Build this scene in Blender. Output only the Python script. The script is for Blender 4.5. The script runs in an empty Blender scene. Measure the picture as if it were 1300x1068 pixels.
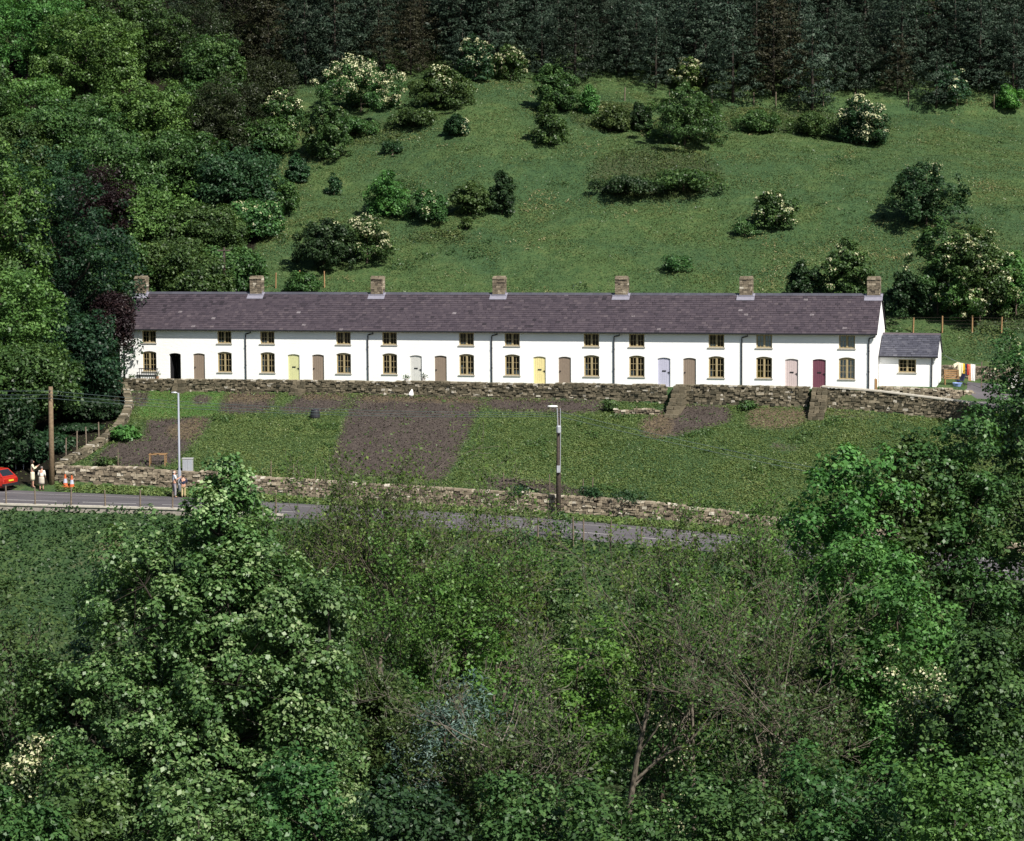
import bpy, math, random
import numpy as np
from mathutils import Vector, Matrix, noise
from mathutils.bvhtree import BVHTree

random.seed(7)
RNG = np.random.default_rng(11)
sc = bpy.context.scene
COL = sc.collection
R = math.radians

# ------------------------------------------------------------------ camera
W0, H0, F0 = 1300.0, 1068.0, 3060.0
PITCH = math.atan(274.0 / F0)
CP, SP = math.cos(PITCH), math.sin(PITCH)
CAMZ = 30.0
camd = bpy.data.cameras.new("camera")
cam = bpy.data.objects.new("camera", camd)
COL.objects.link(cam)
cam.location = (0, 0, CAMZ)
cam.rotation_euler = (math.pi / 2 - PITCH, 0, 0)
camd.sensor_fit = 'HORIZONTAL'
camd.sensor_width = 36
camd.lens = 36 * F0 / W0
camd.clip_start = 1
camd.clip_end = 3000
sc.camera = cam


def ray(px, py):
    a, b = px - 650.0, 534.0 - py
    return Vector((a, F0 * CP + b * SP, -F0 * SP + b * CP))


def U(px, py, Y):
    d = ray(px, py)
    return Vector((0, 0, CAMZ)) + d * (Y / d.y)


def project(P):
    """world points (n,3) to reference pixels"""
    P = np.asarray(P, float)
    x, y, z = P[..., 0], P[..., 1], P[..., 2] - CAMZ
    dep = np.maximum(y * CP - z * SP, 1e-3)
    return 650 + F0 * x / dep, 534 - F0 * (y * SP + z * CP) / dep


# ------------------------------------------------------------------ mesh helpers
def mk(name, V, Fc, mat=None, parent=None, tint=None, smooth=False):
    V = np.asarray(V, np.float32).reshape(-1, 3)
    me = bpy.data.meshes.new(name)
    if isinstance(Fc, np.ndarray):
        k = Fc.shape[1]
        me.vertices.add(len(V))
        me.vertices.foreach_set("co", V.ravel())
        me.loops.add(Fc.size)
        me.loops.foreach_set("vertex_index", Fc.astype(np.int32).ravel())
        me.polygons.add(len(Fc))
        me.polygons.foreach_set("loop_start", np.arange(0, Fc.size, k, dtype=np.int32))
        me.update(calc_edges=True)
    else:
        me.from_pydata([tuple(map(float, v)) for v in V], [], Fc)
        me.update()
    if tint is not None:
        at = me.attributes.new("tint", 'FLOAT', 'POINT')
        at.data.foreach_set("value", np.asarray(tint, np.float32))
    if smooth:
        me.polygons.foreach_set("use_smooth", np.ones(len(me.polygons), bool))
    if mat:
        me.materials.append(mat)
    o = bpy.data.objects.new(name, me)
    COL.objects.link(o)
    if parent:
        o.parent = parent
    return o


def tag(o, label=None, cat=None, group=None, kind=None):
    if label: o['label'] = label
    if cat: o['category'] = cat
    if group: o['group'] = group
    if kind: o['kind'] = kind
    return o


def thing(name, label, cat, loc=(0, 0, 0), rot=(0, 0, 0), group=None):
    o = bpy.data.objects.new(name, None)
    COL.objects.link(o)
    o.location = loc
    o.rotation_euler = rot if isinstance(rot, tuple) else (0, 0, rot)
    o.empty_display_size = .3
    return tag(o, label, cat, group)


def copy_tree(o, parent=None):
    c = o.copy()
    COL.objects.link(c)
    c.parent = parent
    for ch in list(o.children):
        copy_tree(ch, c)
    return c


class MB:
    """collects shapes into one mesh"""
    def __init__(s):
        s.V, s.F, s.T = [], [], []

    def add(s, V, Fc, t=.5):
        b = len(s.V)
        s.V.extend(tuple(v) for v in V)
        s.F.extend(tuple(i + b for i in f) for f in Fc)
        s.T.extend([t] * len(V))
        return s

    def quad(s, a, b, c, d, t=.5):
        return s.add([a, b, c, d], [(0, 1, 2, 3)], t)

    def box(s, c, d, t=.5, jit=0, M=None):
        hx, hy, hz = d[0] / 2, d[1] / 2, d[2] / 2
        V = []
        for z in (-hz, hz):
            for x, y in ((-hx, -hy), (hx, -hy), (hx, hy), (-hx, hy)):
                v = Vector((x, y, z))
                if jit:
                    v += Vector((random.uniform(-jit, jit), random.uniform(-jit, jit), random.uniform(-jit, jit)))
                if M is not None: v = M @ v
                V.append((v[0] + c[0], v[1] + c[1], v[2] + c[2]))
        return s.add(V, [(0, 3, 2, 1), (4, 5, 6, 7), (0, 1, 5, 4), (1, 2, 6, 5), (2, 3, 7, 6), (3, 0, 4, 7)], t)

    def b(s, x0, x1, y0, y1, z0, z1, t=.5):
        return s.box(((x0 + x1) / 2, (y0 + y1) / 2, (z0 + z1) / 2), (x1 - x0, y1 - y0, z1 - z0), t)

    def tube(s, pts, rad, n=6, t=.5, cap=True):
        pts = [Vector(p) for p in pts]
        if not hasattr(rad, '__len__'): rad = [rad] * len(pts)
        V, Fc = [], []
        prev = None
        for i, p in enumerate(pts):
            d = (pts[min(i + 1, len(pts) - 1)] - pts[max(i - 1, 0)])
            if d.length < 1e-9: d = Vector((0, 0, 1))
            d.normalize()
            if prev is None:
                a = d.cross(Vector((0.31, 0.95, 0.05)))
                if a.length < .1: a = d.cross(Vector((1, 0, 0)))
            else:
                a = prev - d * prev.dot(d)
                if a.length < 1e-6: a = d.orthogonal()
            a.normalize()
            prev = a
            bb = d.cross(a)
            for k in range(n):
                th = 2 * math.pi * k / n
                V.append(p + (a * math.cos(th) + bb * math.sin(th)) * rad[i])
        for i in range(len(pts) - 1):
            for k in range(n):
                k2 = (k + 1) % n
                Fc.append((i * n + k, i * n + k2, (i + 1) * n + k2, (i + 1) * n + k))
        if cap:
            Fc.append(tuple(range(n - 1, -1, -1)))
            Fc.append(tuple((len(pts) - 1) * n + k for k in range(n)))
        return s.add(V, Fc, t)

    def lathe(s, prof, c=(0, 0, 0), n=12, t=.5, sx=1, sy=1):
        V, Fc = [], []
        for r, z in prof:
            for k in range(n):
                th = 2 * math.pi * k / n
                V.append((c[0] + r * sx * math.cos(th), c[1] + r * sy * math.sin(th), c[2] + z))
        for i in range(len(prof) - 1):
            for k in range(n):
                k2 = (k + 1) % n
                Fc.append((i * n + k, i * n + k2, (i + 1) * n + k2, (i + 1) * n + k))
        Fc.append(tuple(range(n - 1, -1, -1)))
        Fc.append(tuple((len(prof) - 1) * n + k for k in range(n)))
        return s.add(V, Fc, t)

    def prism(s, poly, y0, y1, t=.5):
        """polygon in xz extruded along y"""
        n = len(poly)
        V = [(x, y0, z) for x, z in poly] + [(x, y1, z) for x, z in poly]
        Fc = [tuple(range(n)), tuple(range(2 * n - 1, n - 1, -1))]
        for i in range(n):
            j = (i + 1) % n
            Fc.append((i, n + i, n + j, j))
        return s.add(V, Fc, t)

    def build(s, name, mat, parent=None, smooth=False):
        return mk(name, np.array(s.V, float), s.F, mat, parent, s.T, smooth)


# ------------------------------------------------------------------ materials
def new_mat(name):
    m = bpy.data.materials.new(name)
    m.use_nodes = True
    nt = m.node_tree
    for n in list(nt.nodes): nt.nodes.remove(n)
    out = nt.nodes.new('ShaderNodeOutputMaterial')
    return m, nt, out


def N(nt, typ, **kw):
    n = nt.nodes.new(typ)
    for k, v in kw.items():
        if k in n.inputs: n.inputs[k].default_value = v
        else: setattr(n, k, v)
    return n


def ramp(nt, fac, stops):
    r = nt.nodes.new('ShaderNodeValToRGB')
    e = r.color_ramp.elements
    while len(e) < len(stops): e.new(.5)
    for i, (p, c) in enumerate(stops):
        e[i].position = p
        e[i].color = (*c, 1) if len(c) == 3 else c
    if fac is not None: nt.links.new(fac, r.inputs['Fac'])
    return r


def mixc(nt, fac, a, b, mode='MIX'):
    m = nt.nodes.new('ShaderNodeMix')
    m.data_type = 'RGBA'
    m.blend_type = mode
    for sock, v in ((m.inputs[0], fac), (m.inputs[6], a), (m.inputs[7], b)):
        if isinstance(v, (int, float)): sock.default_value = v
        elif isinstance(v, tuple): sock.default_value = (*v, 1) if len(v) == 3 else v
        else: nt.links.new(v, sock)
    return m.outputs[2]


def mth(nt, op, a, b=None, clamp=False):
    m = nt.nodes.new('ShaderNodeMath')
    m.operation = op
    m.use_clamp = clamp
    for i, v in enumerate((a, b)):
        if v is None: continue
        if isinstance(v, (int, float)): m.inputs[i].default_value = v
        else: nt.links.new(v, m.inputs[i])
    return m.outputs[0]


def tex(nt, scale, detail=5, rough=.6, coord='Object', dist=0, stretch=None):
    tc = nt.nodes.new('ShaderNodeTexCoord')
    n = N(nt, 'ShaderNodeTexNoise', Scale=scale, Detail=detail, Roughness=rough, Distortion=dist)
    src = tc.outputs[coord]
    if stretch:
        mp = nt.nodes.new('ShaderNodeMapping')
        mp.inputs['Scale'].default_value = stretch
        nt.links.new(src, mp.inputs[0])
        src = mp.outputs[0]
    nt.links.new(src, n.inputs['Vector'])
    return n.outputs['Fac']


def attr(nt, name):
    a = nt.nodes.new('ShaderNodeAttribute')
    a.attribute_name = name
    return a.outputs['Fac']


def principled(nt, out, col, rough=.7, spec=.3, bump=None, bstr=.3, bdist=.02, metal=0):
    p = nt.nodes.new('ShaderNodeBsdfPrincipled')
    if isinstance(col, tuple): p.inputs['Base Color'].default_value = (*col, 1)
    else: nt.links.new(col, p.inputs['Base Color'])
    p.inputs['Roughness'].default_value = rough
    p.inputs['Specular IOR Level'].default_value = spec
    p.inputs['Metallic'].default_value = metal
    if bump is not None:
        b = N(nt, 'ShaderNodeBump', Strength=bstr, Distance=bdist)
        nt.links.new(bump, b.inputs['Height'])
        nt.links.new(b.outputs[0], p.inputs['Normal'])
    if out is not None: nt.links.new(p.outputs[0], out.inputs['Surface'])
    return p


def plain(name, col, rough=.6, spec=.3, var=.25, scale=6, metal=0, bstr=.0):
    m, nt, out = new_mat(name)
    n = tex(nt, scale)
    lo = tuple(c * (1 - var) for c in col)
    hi = tuple(min(1, c * (1 + var)) for c in col)
    r = ramp(nt, n, [(.3, lo), (.7, hi)])
    principled(nt, out, r.outputs[0], rough, spec, n if bstr else None, bstr, .02, metal)
    return m


def tinted(name, stops, rough=.8, spec=.2, nscale=8, namt=.35, bstr=.4, bdist=.03):
    """colour from the per-piece tint plus fine noise"""
    m, nt, out = new_mat(name)
    n = tex(nt, nscale, 6, .65)
    f = mth(nt, 'ADD', attr(nt, 'tint'), mth(nt, 'MULTIPLY', mth(nt, 'SUBTRACT', n, .5), namt), True)
    r = ramp(nt, f, stops)
    principled(nt, out, r.outputs[0], rough, spec, n, bstr, bdist)
    return m


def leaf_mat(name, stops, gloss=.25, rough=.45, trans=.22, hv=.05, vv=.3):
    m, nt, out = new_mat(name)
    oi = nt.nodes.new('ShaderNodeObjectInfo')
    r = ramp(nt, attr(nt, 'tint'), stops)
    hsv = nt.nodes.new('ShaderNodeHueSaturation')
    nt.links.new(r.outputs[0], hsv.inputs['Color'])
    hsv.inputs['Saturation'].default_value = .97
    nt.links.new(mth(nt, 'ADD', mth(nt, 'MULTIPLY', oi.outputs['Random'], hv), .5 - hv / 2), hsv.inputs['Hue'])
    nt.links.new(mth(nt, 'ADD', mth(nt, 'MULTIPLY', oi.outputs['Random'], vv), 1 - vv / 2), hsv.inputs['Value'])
    p = principled(nt, None, hsv.outputs[0], rough, gloss)
    t = nt.nodes.new('ShaderNodeBsdfTranslucent')
    nt.links.new(mixc(nt, 1.0, hsv.outputs[0], (1.3, 1.35, .6), 'MULTIPLY'), t.inputs['Color'])
    mx = N(nt, 'ShaderNodeMixShader')
    mx.inputs[0].default_value = trans
    nt.links.new(p.outputs[0], mx.inputs[1])
    nt.links.new(t.outputs[0], mx.inputs[2])
    nt.links.new(mx.outputs[0], out.inputs['Surface'])
    return m


L = {}
L['mid'] = leaf_mat('leaf_mid', [(0, (.020, .048, .014)), (.5, (.042, .096, .025)), (1, (.095, .175, .046))], gloss=.3)
L['light'] = leaf_mat('leaf_light', [(0, (.033, .078, .018)), (.5, (.066, .146, .032)), (1, (.135, .25, .06))])
L['dark'] = leaf_mat('leaf_dark', [(0, (.012, .031, .013)), (.5, (.024, .060, .022)), (1, (.047, .098, .034))])
L['blue'] = leaf_mat('leaf_blue', [(0, (.015, .040, .018)), (.5, (.028, .074, .030)), (1, (.06, .125, .048))])
L['yew'] = leaf_mat('leaf_yew', [(0, (.012, .020, .009)), (.5, (.024, .034, .013)), (1, (.042, .058, .02))], trans=.08)
L['purple'] = leaf_mat('leaf_purple', [(0, (.010, .006, .007)), (.5, (.019, .010, .011)), (1, (.034, .020, .015))], trans=.1)
L['pine'] = leaf_mat('leaf_pine', [(0, (.012, .022, .014)), (.5, (.026, .044, .028)), (1, (.056, .080, .052))], trans=.04, gloss=.12, hv=.04, vv=.8)
L['larch'] = leaf_mat('leaf_larch', [(0, (.016, .018, .010)), (.5, (.030, .031, .017)), (1, (.052, .050, .028))], trans=.05, gloss=.12)
L['sycamore'] = leaf_mat('leaf_sycamore', [(0, (.030, .074, .020)), (.42, (.068, .148, .040)), (.72, (.125, .22, .07)), (1, (.26, .345, .16))], gloss=.4, rough=.45, hv=.015)  # palest stops hold the painted leaf highlights
L['young'] = leaf_mat('leaf_young', [(0, (.034, .082, .016)), (.5, (.07, .14, .027)), (1, (.15, .245, .055))], trans=.3)
L['bright'] = leaf_mat('leaf_bright', [(0, (.04, .10, .018)), (.5, (.08, .17, .03)), (1, (.15, .27, .055))], trans=.3)
L['willow'] = leaf_mat('leaf_willow', [(0, (.04, .075, .055)), (.5, (.08, .135, .105)), (1, (.16, .22, .185))], trans=.15)
L['olive'] = leaf_mat('leaf_olive', [(0, (.026, .054, .016)), (.5, (.050, .095, .026)), (1, (.10, .155, .046))])
L['shade'] = leaf_mat('leaf_shade', [(0, (.006, .018, .008)), (.5, (.013, .038, .015)), (1, (.032, .07, .026))])  # leaf colour darkened to carry the shade of the left wood
L['blossom'] = leaf_mat('blossom_cream', [(0, (.30, .33, .15)), (.5, (.48, .48, .28)), (1, (.64, .62, .43))], trans=.15, hv=0)
L['straw'] = leaf_mat('grass_straw', [(0, (.046, .078, .026)), (.4, (.074, .115, .035)), (.7, (.125, .148, .05)), (1, (.25, .215, .105))], trans=.1, hv=0)
L['grass'] = leaf_mat('grass_blades', [(0, (.072, .118, .034)), (.5, (.130, .188, .055)), (.88, (.19, .225, .075)), (1, (.27, .24, .13))], trans=.18, hv=0)
L['bramble'] = leaf_mat('leaf_bramble', [(0, (.022, .05, .018)), (.5, (.04, .085, .026)), (.9, (.07, .125, .04)), (1, (.12, .10, .05))], hv=0)

bark = plain('bark_brown', (.09, .07, .055), .9, .15, .4, 5, bstr=.6)
bark_grey = plain('bark_grey', (.14, .12, .095), .9, .15, .4, 5, bstr=.5)
bark_pale = plain('bark_pale', (.17, .15, .125), .9, .15, .35, 5, bstr=.5)
bark_dark = plain('bark_dark', (.04, .034, .028), .9, .15, .4, 5, bstr=.5)
stone = tinted('dry_stone', [(0, (.05, .042, .034)), (.3, (.13, .108, .08)), (.65, (.24, .20, .145)), (.9, (.36, .31, .23)), (1, (.52, .48, .40))], .9, .15, 9, .5, .7, .03)
stone_dark = tinted('dry_stone_mossy', [(0, (.035, .034, .026)), (.35, (.09, .08, .055)), (.7, (.17, .145, .10)), (.93, (.27, .235, .17)), (1, (.45, .42, .36))], .9, .15, 9, .55, .7, .03)
core = plain('wall_core', (.018, .016, .013), 1, .05)
slate = tinted('slate_purple', [(0, (.024, .020, .025)), (.35, (.048, .038, .048)), (.7, (.068, .054, .064)), (.93, (.09, .073, .08)), (1, (.19, .17, .18))], .62, .3, 14, .3, .3, .01)
slate_grey = tinted('slate_grey', [(0, (.035, .036, .048)), (.5, (.065, .066, .085)), (1, (.12, .12, .14))], .6, .3, 14, .3, .3, .01)
lead = plain('lead_flashing', (.21, .205, .25), .6, .3, .15)
timber = plain('weathered_timber', (.15, .12, .09), .85, .15, .35, 9, bstr=.4)
timber_dark = plain('creosoted_timber', (.075, .06, .05), .85, .15, .35, 9, bstr=.4)
timber_orange = plain('new_timber', (.27, .165, .08), .8, .2, .2, 9)
grey_paint = plain('grey_paint', (.30, .32, .35), .5, .4, .1)
galv = plain('galvanised', (.42, .44, .47), .45, .4, .12, 6, .3)
black = plain('black_iron', (.02, .02, .024), .5, .4, .2)
concrete = plain('concrete', (.30, .27, .235), .9, .15, .25, 4, bstr=.4)
coping_m = plain('pale_coping', (.44, .41, .35), .9, .15, .15, 5)
white = plain('white_cloth', (.8, .8, .78), .8, .2, .05)


def wall_material():
    m, nt, out = new_mat('limewash')
    n = tex(nt, 2.6, 6, .6, stretch=(1, 1, 2.2))
    big = tex(nt, .35, 3, .5)
    c = ramp(nt, big, [(.3, (.84, .845, .84)), (.6, (.90, .90, .89))])
    principled(nt, out, c.outputs[0], .9, .15, n, .35, .05)
    return m


limewash = wall_material()


def glass_mat():
    m, nt, out = new_mat('window_glass')
    tr = nt.nodes.new('ShaderNodeBsdfTransparent')
    tr.inputs[0].default_value = (.72, .76, .75, 1)
    gl = nt.nodes.new('ShaderNodeBsdfGlossy')
    gl.inputs['Roughness'].default_value = .03
    fr = N(nt, 'ShaderNodeFresnel', IOR=1.5)
    mx = nt.nodes.new('ShaderNodeMixShader')
    nt.links.new(fr.outputs[0], mx.inputs[0])
    nt.links.new(tr.outputs[0], mx.inputs[1])
    nt.links.new(gl.outputs[0], mx.inputs[2])
    nt.links.new(mx.outputs[0], out.inputs['Surface'])
    return m


glass = glass_mat()
frame_m = plain('frame_tan', (.36, .29, .16), .6, .3, .12)
sill_m = plain('sill_stone', (.42, .39, .33), .9, .15, .15)
DOORC = {'pale yellow-green': (.62, .62, .33), 'brown': (.25, .195, .15), 'pale grey': (.60, .60, .57),
         'yellow': (.78, .68, .33), 'lilac': (.48, .48, .60), 'pale pink': (.58, .48, .47), 'maroon': (.155, .055, .08),
         'black': (.02, .02, .022)}
DOORM = {k: plain('door_' + k.replace(' ', '_').replace('-', '_'), v, .5, .35, .06) for k, v in DOORC.items()}

# ------------------------------------------------------------------ light, world
SUN_EL = R(47)
SUN_AZ = (0.60, -0.80)
sdir = Vector((SUN_AZ[0] * math.cos(SUN_EL), SUN_AZ[1] * math.cos(SUN_EL), math.sin(SUN_EL))).normalized()
ld = bpy.data.lights.new("sun", 'SUN')
ld.energy = 4.8
ld.angle = R(.5)
ld.color = (1, .95, .87)
lo = bpy.data.objects.new("sun", ld)
COL.objects.link(lo)
lo.location = (60, -60, 120)
lo.rotation_euler = (-sdir).to_track_quat('-Z', 'Y').to_euler()
wd = bpy.data.worlds.new("World")
sc.world = wd
wd.use_nodes = True
nt = wd.node_tree
bg = nt.nodes['Background']
sky = nt.nodes.new('ShaderNodeTexSky')
sky.sky_type = 'NISHITA'
sky.sun_disc = False
sky.sun_elevation = SUN_EL
sky.sun_rotation = math.atan2(SUN_AZ[0], SUN_AZ[1])
sky.air_density = 1.0
sky.dust_density = 1.0
nt.links.new(sky.outputs[0], bg.inputs[0])
bg.inputs[1].default_value = 0.054
sc.view_settings.view_transform = 'Standard'
sc.view_settings.look = 'None'
sc.view_settings.gamma = 1
sc.view_settings.exposure = 0.68

# ------------------------------------------------------------------ terrace frame
T = R(14.4)
CT, ST = math.cos(T), math.sin(T)
YM = 170.0


def line_s(px, b=0.0, z=18.0):
    """distance along the facade line, offset b to the back, where pixel column px crosses"""
    k = (px - 650) / F0
    c0 = (YM + b * CT) * CP - (z - CAMZ) * SP
    # X = s CT + b ST ; depth = c0 - s ST CP
    return (k * c0 - b * ST) / (CT + k * ST * CP)


def lw(s, b, z):
    return Vector((s * CT + b * ST, YM - s * ST + b * CT, z))


ZT0, ZSL = 17.3, .0066


def zt(s): return ZT0 + ZSL * s


# ------------------------------------------------------------------ terrain
def interp(px, pts):
    a = np.array(pts, float)
    return np.interp(px, a[:, 0], a[:, 1])


PX = np.linspace(-700, 2000, 901)
rows = []      # each (X,Y,Z, subdivisions to next, noise amplitude, name)


def row_world(Y, z, sub, amp, name=''):
    Ye = np.maximum(Y, 55.0)
    X = (PX - 650) / F0 * Ye
    rows.append((X, np.full_like(PX, Y), np.full_like(PX, z) if np.isscalar(z) else z, sub, amp, name))


def row_px(py, Y, sub, amp, name=''):
    a, b = PX - 650.0, 534.0 - py
    dy, dz = F0 * CP + b * SP, -F0 * SP + b * CP
    k = Y / dy
    rows.append((a * k, Y, CAMZ + dz * k, sub, amp, name))


def row_line(b, z, sub, amp, name=''):
    s = line_s(PX, b)
    rows.append((s * CT + b * ST, YM - s * ST + b * CT, z, sub, amp, name))


RFY = 152 - 9 * PX / 1200.0
RF_PY = [(-700, 590), (0, 622), (220, 631), (400, 641), (640, 655), (760, 664), (850, 672), (1200, 703), (2000, 775)]
RN_PY = [(-700, 611), (0, 643.5), (220, 649.5), (400, 660), (640, 677), (740, 686), (850, 696), (1200, 728), (2000, 805)]
WB_PY = [(-700, 580), (40, 615), (70, 615), (220, 622), (400, 634), (640, 649), (760, 657), (850, 664), (1200, 695), (2000, 768)]
WT_PY = [(-700, 575), (40, 612), (66, 594), (220, 599), (300, 606), (400, 613), (640, 627), (760, 635), (850, 642), (900, 650), (1200, 685), (2000, 760)]
TB_PY = [(-700, 500), (140, 497), (440, 500), (600, 505), (760, 509), (860, 514), (1040, 518), (1110, 523), (1180, 531), (1260, 541), (1400, 556), (2000, 620)]
TT_PY = [(-700, 485), (150, 480.5), (450, 483.5), (600, 485.7), (760, 487.7), (860, 489), (1040, 491.5), (1110, 497), (1255, 515), (1400, 536), (2000, 600)]

row_world(-120, 46, 3, .3)
row_world(-20, 31, 2, .2)
row_world(3, 27.6, 3, .2)
row_world(14, 23.0, 4, .2)
row_world(35, 15.0, 5, .3)
row_world(60, 8.6, 6, .3)
row_world(85, 5.4, 8, .4)
row_world(106, 5.0, 8, .4)
Zb = 6.6 - PX / 1200 * .8
row_world(122, Zb, 12, .4, 'valley')
row_px(interp(PX, [(-700, 715), (0, 752), (250, 765), (600, 780), (1200, 830), (2000, 900)]), RFY - 17.5, 22, .35, 'bank')
row_px(interp(PX, RN_PY) + 7, RFY - 8.3, 2, .05)
row_px(interp(PX, RN_PY), RFY - 7.5, 6, 0, 'near')
row_px(interp(PX, RF_PY), RFY, 3, 0.0, 'far')
row_px(interp(PX, WB_PY), RFY + 1.2, 1, 0, 'wallbase')
row_px(interp(PX, WT_PY), RFY + 1.75, 70, .12, 'garden0')
bTW = -1.9
s = line_s(PX, bTW)
row_px(interp(PX, TB_PY), YM - s * ST + bTW * CT, 1, 0, 'garden1')
s2 = line_s(PX, -1.35)
# terrace top level behind the retaining wall
Ytt = YM - s2 * ST - 1.35 * CT
b_ = 534.0 - interp(PX, TT_PY)
ztop = CAMZ + (-F0 * SP + b_ * CP) * Ytt / (F0 * CP + b_ * SP) - .22
row_line(-1.35, ztop, 3, 0, 'terr0')
zl = zt(line_s(PX, .3))
zpath = np.where(PX < 1100, zl, np.interp(PX, [1100, 1118, 1250, 1400], [zt(24), 17.0, 16.4, 16.0]))
row_line(.3, zpath, 1, 0, 'terr1')
zan = np.where(PX < 1112, zl, np.interp(PX, [1112, 1116, 1222, 1240, 1400], [zt(24), 17.6, 17.55, 16.9, 16.6]))
row_line(.95, zan, 4, 0, 'terr2')
zbk = np.where(PX < 1112, zl, np.interp(PX, [1112, 1200, 1400], [17.6, 17.75, 17.6]))
row_line(6.6, zbk, 2, 0, 'yard')
zf = zbk + .95
row_line(7.3, zf, 4, .05, 'hillfoot')
zf2 = zt(line_s(PX, 10)) + np.interp(PX, [900, 1200], [2.15, 1.5])
row_line(10.5, zf2, 110, .35, 'hill0')
YC = np.full_like(PX, 240.0)
CR_PY = [(-700, 50), (0, 70), (300, 118), (450, 113), (600, 101), (700, 111), (800, 117), (900, 129), (1000, 132), (1100, 135), (1200, 133), (1300, 140), (2000, 170)]
row_px(interp(PX, CR_PY), YC, 16, .5, 'crest')
zc = rows[-1][2]
row_world(300, zc + 26, 8, .8)
row_world(430, zc + 76, 4, 1.5)
row_world(800, zc + 190, 1, 0)

GX, GY, GZ, RN = [], [], [], {}
for i, (X, Y, Z, sub, amp, nm) in enumerate(rows):
    if nm: RN[nm] = len(GX)
    if i == len(rows) - 1:
        GX.append(X); GY.append(Y); GZ.append(Z)
        break
    X2, Y2, Z2 = rows[i + 1][:3]
    for j in range(sub):
        f = j / sub
        x, y, z = X + (X2 - X) * f, Y + (Y2 - Y) * f, Z + (Z2 - Z) * f
        if nm == 'hill0':
            z = z + 1.6 * np.sin(math.pi * f) * np.interp(PX, [850, 1300], [1, .5]) + .7 * np.sin(2 * math.pi * f + PX * .004)
        if nm == 'garden0':
            z = z + .35 * math.sin(math.pi * f)
        if amp and j:
            wgt = math.sin(math.pi * min(1, f * 3) / 2) * (1 if f < .8 else math.sin((1 - f) / .2 * math.pi / 2))
            nz = np.array([noise.noise((a * .16, b * .16, 1.3)) + .5 * noise.noise((a * .55, b * .55, 7)) for a, b in zip(x, y)])
            z = z + nz * amp * wgt
        GX.append(x); GY.append(y); GZ.append(z)
GX, GY, GZ = np.array(GX), np.array(GY), np.array(GZ)
NR, NC = GX.shape
idx = np.arange(NR * NC).reshape(NR, NC)
TF = np.stack([idx[:-1, :-1], idx[:-1, 1:], idx[1:, 1:], idx[1:, :-1]], -1).reshape(-1, 4)
TV = np.stack([GX, GY, GZ], -1).reshape(-1, 3)
PXY = project(TV)
vpx, vpy = PXY[0].reshape(NR, NC), PXY[1].reshape(NR, NC)


def inpoly(poly, x, y):
    r = np.zeros(x.shape, bool)
    n = len(poly)
    for i in range(n):
        x1, y1 = poly[i]; x2, y2 = poly[(i + 1) % n]
        if y1 == y2: continue
        r ^= ((y1 > y) != (y2 > y)) & (x < (x2 - x1) * (y - y1) / (y2 - y1) + x1)
    return r


M_ = {k: np.zeros((NR, NC), np.float32) for k in ('soil', 'tan', 'lawn', 'litter_shade', 'heath', 'tar')}
g0, g1 = RN['garden0'], RN['garden1'] + 1


def paint(key, poly, val=1.0):
    sl = slice(g0, g1)
    m = inpoly(poly, vpx[sl], vpy[sl])
    M_[key][sl][m] = val


paint('lawn', [(172, 530), (186, 495), (293, 497), (273, 528)])
SOIL = [[(287, 497), (357, 497), (339, 525), (274, 526)],
        [(369, 509), (386, 496), (446, 497), (436, 520), (400, 526), (349, 523)],
        [(457, 495), (611, 500), (608, 523), (578, 590), (560, 612), (415, 600), (434, 537)],
        [(613, 500), (770, 502), (773, 523), (718, 526), (620, 521)],
        [(809, 536), (850, 514), (927, 512), (931, 536), (888, 546), (851, 556), (817, 556)],
        [(972, 564), (1023, 564), (1021, 572), (974, 572)],
        [(163, 494), (189, 494), (187, 517), (165, 517)],
        [(243, 501), (270, 501), (265, 515), (242, 514)],
        [(184, 533), (248, 529), (273, 529), (248, 561), (230, 580), (214, 592), (140, 596), (110, 590), (140, 563), (184, 556)],
        [(615, 604), (700, 612), (760, 626), (760, 632), (640, 624), (600, 612)]]
for p in SOIL: paint('soil', p)
TAN = [[(285, 495), (357, 495), (350, 510), (282, 512)], [(386, 495), (446, 496), (442, 508), (376, 508)],
       [(457, 494), (611, 499), (610, 513), (450, 510)], [(613, 499), (700, 501), (700, 512), (613, 511)],
       [(947, 513), (1016, 513), (1040, 524), (1006, 547), (947, 544)], [(809, 536), (850, 516), (858, 535), (851, 556), (817, 556)],
       [(205, 545), (248, 528), (268, 529), (248, 561), (222, 560)], [(1040, 518), (1110, 524), (1130, 532), (1050, 530)]]
for p in TAN: paint('tan', p, .8)
# woodland floor with shade painted in, at the left, and under the plantation
hx = vpx
M_['litter_shade'][RN['wallbase']:RN['terr0']][(vpx < np.interp(vpy, [495, 520, 545, 575, 595, 620], [158, 160, 145, 105, 72, 66]))[RN['wallbase']:RN['terr0']]] = 1
M_['litter_shade'][RN['hill0']:RN['crest']][(vpx < np.interp(vpy, [60, 130, 200, 300, 370], [330, 350, 330, 330, 310]))[RN['hill0']:RN['crest']]] = .9
M_['litter_shade'][RN['crest'] + 3:] = 1
h0, h1 = RN['hill0'], RN['crest'] + 1
for (cx, cy, rx, ry, v) in [(830, 222, 85, 34, .8), (770, 148, 45, 18, .9), (990, 152, 75, 17, .8), (450, 168, 75, 22, .5), (1120, 160, 30, 12, .4),
                            (1270, 390, 60, 40, .7), (555, 300, 60, 12, .6), (860, 330, 60, 14, .3), (960, 325, 80, 12, .4)]:
    d = ((vpx[h0:h1] - cx) / rx) ** 2 + ((vpy[h0:h1] - cy) / ry) ** 2
    M_['heath'][h0:h1] = np.maximum(M_['heath'][h0:h1], v * np.clip(1.6 - d, 0, 1))
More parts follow.
